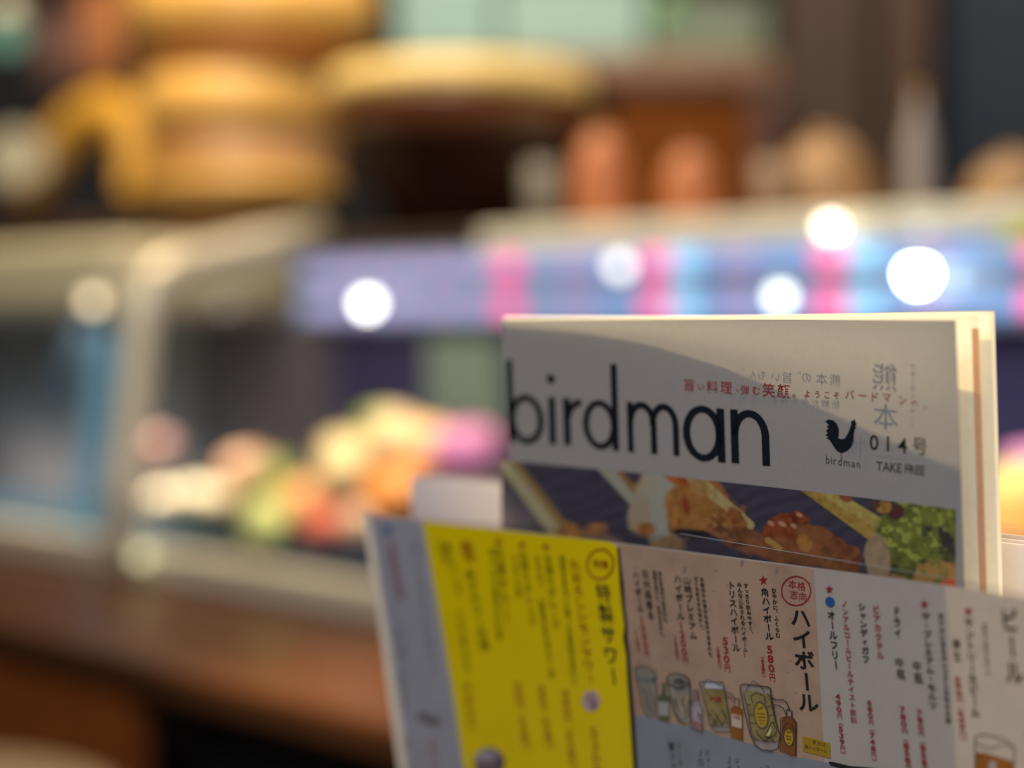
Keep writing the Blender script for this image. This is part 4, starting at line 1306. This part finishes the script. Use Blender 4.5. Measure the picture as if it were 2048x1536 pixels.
def ov(name, cx, cy, rx, ry, rot, m, lift, wd=None):
    k = Ink(MENU, LZ * lift); c_ = zd((cx, cy)); k.ellipse(c_[0], c_[1], rx / KZ, ry / KZ, rot, wd, 36)
    return k.build(name, m, menu)


def pr(name, c_, b_=None): return paper(name, tuple(c_), 0.1, blotch=b_, scale=120)


g_line = mat('drawing_line_ink', (0.030, 0.026, 0.022), 0.6)
whisky = pr('whisky_wash', (0.38, 0.29, 0.11), (0.28, 0.20, 0.07))
gold = pr('gold_wash', (0.45, 0.29, 0.03), (0.36, 0.22, 0.03))
amber = pr('amber_wash', (0.32, 0.11, 0.025), (0.20, 0.06, 0.016))
orange = pr('orange_wash', (0.40, 0.14, 0.026), (0.30, 0.10, 0.02))
glassy = pr('glass_wash', (0.48, 0.39, 0.33), (0.40, 0.33, 0.29))
# large mug
P_('mug_drawing', [(1215, 262), (1245, 250), (1510, 282), (1535, 300), (1545, 390), (1600, 690), (1640, 800), (1615, 940), (1540, 970), (1430, 960), (1370, 910), (1320, 800), (1240, 480)], glassy)
P_('whisky_fill', [(1255, 330), (1290, 320), (1530, 372), (1548, 420), (1605, 700), (1628, 800), (1600, 872), (1480, 862), (1352, 840), (1292, 620), (1250, 400)], whisky, 4)
ov('label_drawing', 1428, 590, 82, 152, -0.16, mat('label_ring_ink', (0.10, 0.08, 0.05), 0.6), 5)
ov('label_drawing', 1428, 590, 64, 132, -0.16, gold, 6)
lines('label_lettering', [([(1395, 520), (1455, 500)], 3.2), ([(1385, 565), (1470, 575)], 2.2), ([(1390, 600), (1475, 612)], 2.2), ([(1398, 635), (1470, 645)], 1.6), ([(1415, 670), (1455, 676)], 1.6)], mat('label_brown_ink', (0.22, 0.09, 0.02), 0.6), 7)
lines('mug_outline', [
    ([(1540, 300), (1510, 280), (1245, 248), (1212, 262), (1208, 300), (1240, 480), (1290, 690), (1320, 800), (1370, 905), (1430, 955), (1540, 972), (1612, 945), (1640, 800), (1600, 690), (1560, 470), (1545, 390), (1530, 290)], 2.0),
    ([(1262, 320), (1300, 270), (1345, 212), (1410, 255), (1450, 300), (1470, 330)], 1.2),
    ([(1320, 375), (1385, 335), (1470, 378)], 1.2), ([(1320, 375), (1340, 450)], 1.2), ([(1470, 378), (1480, 460)], 1.2),
    ([(1250, 330), (1255, 400), (1275, 465), (1320, 470)], 1.3), ([(1275, 465), (1295, 570), (1345, 580)], 1.3), ([(1295, 570), (1310, 660), (1375, 670)], 1.3), ([(1310, 660), (1340, 810), (1385, 840)], 1.3),
    ([(1500, 350), (1530, 372), (1548, 480), (1490, 495)], 1.2), ([(1548, 480), (1570, 570), (1510, 590)], 1.2), ([(1570, 570), (1588, 650), (1540, 670)], 1.2),
    ([(1385, 740), (1390, 780), (1480, 865)], 1.5), ([(1480, 865), (1530, 800)], 1.3),
    ([(1545, 660), (1500, 760), (1465, 810), (1520, 830), (1580, 800), (1600, 740), (1560, 660)], 1.3), ([(1550, 690), (1535, 800)], 1.0), ([(1490, 810), (1540, 830), (1570, 870)], 1.3),
    ([(1352, 845), (1480, 868), (1602, 875)], 1.3),
    ([(1550, 395), (1600, 420), (1675, 420), (1708, 445), (1740, 520)], 2.0), ([(1565, 470), (1615, 475), (1670, 505), (1705, 575)], 1.6)], g_line, 8)
P_('lemon_drawing', [(1548, 680), (1505, 760), (1475, 805), (1520, 822), (1545, 760)], pr('lemon_wash', (0.62, 0.58, 0.22)), 5)
# square amber bottle
P_('bottle_drawing', [(1712, 520), (1762, 545), (1760, 605), (1808, 670), (1803, 1030), (1765, 1022), (1640, 968), (1645, 615), (1708, 600)], amber)
ov('label_drawing', 1727, 822, 52, 96, -0.1, gold, 5)
P_('bottle_neck', [(1715, 525), (1760, 547), (1758, 600), (1712, 598)], glassy, 4)
lines('bottle_outline', [([(1712, 520), (1762, 545), (1760, 605), (1808, 670), (1803, 1030), (1765, 1022), (1640, 968), (1645, 615), (1708, 600), (1712, 520)], 1.9),
                         ([(1690, 680), (1730, 660), (1770, 690)], 1.2), ([(1655, 760), (1690, 680)], 1.2), ([(1770, 690), (1800, 760)], 1.2), ([(1660, 640), (1700, 650)], 1.0)], g_line, 8)
ov('label_outline', 1727, 822, 52, 96, -0.1, g_line, 7, 1.3)
lines('label_lettering', [([(1705, 760), (1750, 765)], 2.4), ([(1700, 805), (1752, 815)], 2.0), ([(1702, 835), (1755, 845)], 2.0), ([(1712, 880), (1745, 885)], 1.4)], MATS['label_brown_ink'], 7)
# third glass
P_('mug_drawing', [(768, 225), (1020, 228), (1035, 300), (1095, 660), (1100, 765), (935, 765), (890, 700), (835, 480)], glassy)
P_('whisky_fill', [(806, 308), (1038, 320), (1096, 690), (900, 702), (835, 480)], whisky, 4)
P_('ice_drawing', [(830, 210), (870, 200), (930, 228), (1000, 270), (1005, 305), (815, 300)], pr('ice_wash', (0.50, 0.47, 0.48)), 5)
k = Ink(MENU, LZ * 7)
for i, ch in enumerate('トリス'):
    x, y = zd((893 + i * 42, 400 + i * 10)); htext(k, [(ch, 0.5, 14)], (x - 10, y - 1), (x + 10, y + 1), bold=0.03, asp=0.75)
for i, ch in enumerate('トリス'):
    x, y = zd((1140 + i * 26, 600 + i * 8)); htext(k, [(ch, 0.5, 8.5)], (x - 10, y - 1), (x + 10, y + 1), bold=0.03, asp=0.75)
P_('bottle_drawing', [(1148, 400), (1190, 410), (1190, 505), (1225, 530), (1228, 870), (1105, 830), (1100, 510), (1142, 490)], orange)
P_('label_drawing', [(1110, 570), (1224, 600), (1222, 735), (1106, 705)], pr('label_cream', (0.58, 0.43, 0.32)), 5)
P_('bottle_neck', [(1148, 402), (1188, 412), (1188, 500), (1144, 488)], pr('neck_wash', (0.46, 0.36, 0.28)), 4)
k.build('label_lettering', m_redink, menu)
lines('mug_outline', [([(768, 225), (1020, 228), (1035, 300), (1060, 440), (1095, 660), (1100, 765), (935, 765), (890, 700), (835, 480), (768, 225)], 1.4),
                      ([(830, 215), (815, 300)], 1.0), ([(830, 210), (870, 200), (930, 230), (1000, 270)], 1.2), ([(900, 700), (1095, 715)], 1.0),
                      ([(860, 600), (905, 515), (960, 600), (1010, 520), (1060, 610)], 1.0), ([(880, 560), (960, 700)], 1.0), ([(940, 560), (1010, 690)], 1.0), ([(1010, 520), (1080, 680)], 1.0), ([(960, 600), (910, 690)], 1.0), ([(1060, 610), (1000, 700)], 1.0),
                      ([(1050, 345), (1095, 345), (1130, 370), (1150, 410)], 1.3), ([(1060, 385), (1100, 390), (1135, 430)], 1.1)], g_line, 8)
lines('bottle_outline', [([(1148, 400), (1190, 410), (1190, 505), (1225, 530), (1228, 870), (1105, 830), (1100, 510), (1142, 490), (1148, 400)], 1.2)], mat('amber_line_ink', (0.16, 0.06, 0.02), 0.6), 8)
# second glass
P_('tumbler_drawing', [(415, 180), (450, 145), (520, 135), (600, 155), (655, 195), (665, 260), (672, 660), (620, 678), (545, 650), (500, 560), (440, 330)], pr('tumbler_wash', (0.44, 0.38, 0.30), (0.30, 0.26, 0.20)))
P_('ice_drawing', [(480, 215), (560, 180), (640, 240), (640, 310), (540, 330), (470, 280)], pr('ice_dark_wash', (0.13, 0.13, 0.12), (0.34, 0.32, 0.30)), 4)
P_('whisky_fill', [(500, 380), (640, 370), (645, 560), (620, 620), (560, 600)], pr('pale_whisky_wash', (0.50, 0.40, 0.28), (0.34, 0.26, 0.18)), 4)
lines('tumbler_outline', [([(660, 200), (600, 155), (520, 135), (450, 145), (415, 180), (440, 250), (540, 300), (640, 260), (660, 210), (672, 400), (672, 660), (620, 680), (545, 650), (500, 560), (440, 330), (415, 185)], 1.9),
                          ([(480, 520), (560, 640), (640, 600), (650, 420)], 1.3), ([(470, 215), (520, 180), (580, 215), (640, 240)], 1.3), ([(500, 390), (520, 480), (560, 560)], 1.2), ([(600, 390), (580, 440), (620, 520), (600, 590)], 1.4)], g_line, 8)
P_('bottle_drawing', [(705, 310), (755, 325), (755, 440), (798, 500), (800, 770), (770, 768), (675, 720), (672, 470), (710, 430)], pr('pink_bottle_wash', (0.50, 0.41, 0.40), (0.44, 0.34, 0.33)))
P_('bottle_base_drawing', [(674, 630), (798, 690), (800, 770), (770, 768), (675, 720)], pr('rose_wash', (0.36, 0.20, 0.18)), 4)
P_('bottle_neck', [(706, 312), (754, 326), (754, 438), (712, 428)], pr('neck_brown_wash', (0.34, 0.25, 0.21)), 4)
lines('bottle_outline', [([(705, 310), (755, 325), (755, 440), (798, 500), (800, 770), (770, 768), (675, 720), (672, 470), (710, 430), (705, 310)], 1.2), ([(750, 570), (785, 590)], 2.0), ([(765, 610), (780, 640)], 2.0)], g_line, 8)
# first glass and green bottle
P_('tumbler_drawing', [(70, 80), (120, 55), (200, 58), (280, 110), (295, 160), (305, 590), (240, 590), (185, 570), (140, 420)], pr('tumbler_grey_wash', (0.38, 0.33, 0.25), (0.22, 0.20, 0.16)))
P_('ice_drawing', [(80, 170), (200, 190), (285, 180), (285, 240), (190, 235), (90, 220)], MATS['ice_dark_wash'], 4)
lines('tumbler_outline', [([(285, 120), (200, 60), (120, 55), (70, 85), (90, 200), (140, 420), (185, 575), (240, 592), (305, 590), (298, 300), (285, 120)], 1.5), ([(150, 260), (190, 360), (230, 540)], 1.4), ([(230, 290), (270, 440), (250, 560)], 1.4)], mat('grey_line_ink', (0.09, 0.08, 0.065), 0.6), 8)
P_('bottle_drawing', [(355, 240), (395, 240), (395, 360), (438, 400), (435, 680), (318, 650), (310, 395), (350, 350)], pr('green_bottle_wash', (0.15, 0.17, 0.09), (0.10, 0.12, 0.06)))
P_('label_drawing', [(315, 440), (425, 450), (425, 600), (318, 590)], pr('label_pale', (0.44, 0.42, 0.36)), 4)
# beer glass at the right edge
K4 = 4.316
def zb_(p): return (1820 + p[0] / K4, 1180 + p[1] / K4)
poly('beer_fill', MENU, [zb_(p) for p in [(575, 1395), (660, 1405), (780, 1440), (900, 1475), (900, 1640), (575, 1640)]], orange, menu, LZ * 4)
poly('foam_print', MENU, [zb_(p) for p in [(690, 1480), (720, 1465), (755, 1480), (750, 1600), (690, 1600)]], glassy, menu, LZ * 5)
k = Ink(MENU, LZ * 5)
k.line([zb_(p) for p in [(568, 1640), (572, 1400), (572, 1260), (620, 1238), (720, 1250), (840, 1290), (908, 1345), (905, 1640)]], 2.4)
k.line([zb_(p) for p in [(575, 1310), (650, 1350), (720, 1355), (800, 1325), (905, 1345)]], 1.8)
k.build('beer_glass_outline', mat('soft_grey_line', (0.12, 0.10, 0.10), 0.6), menu)
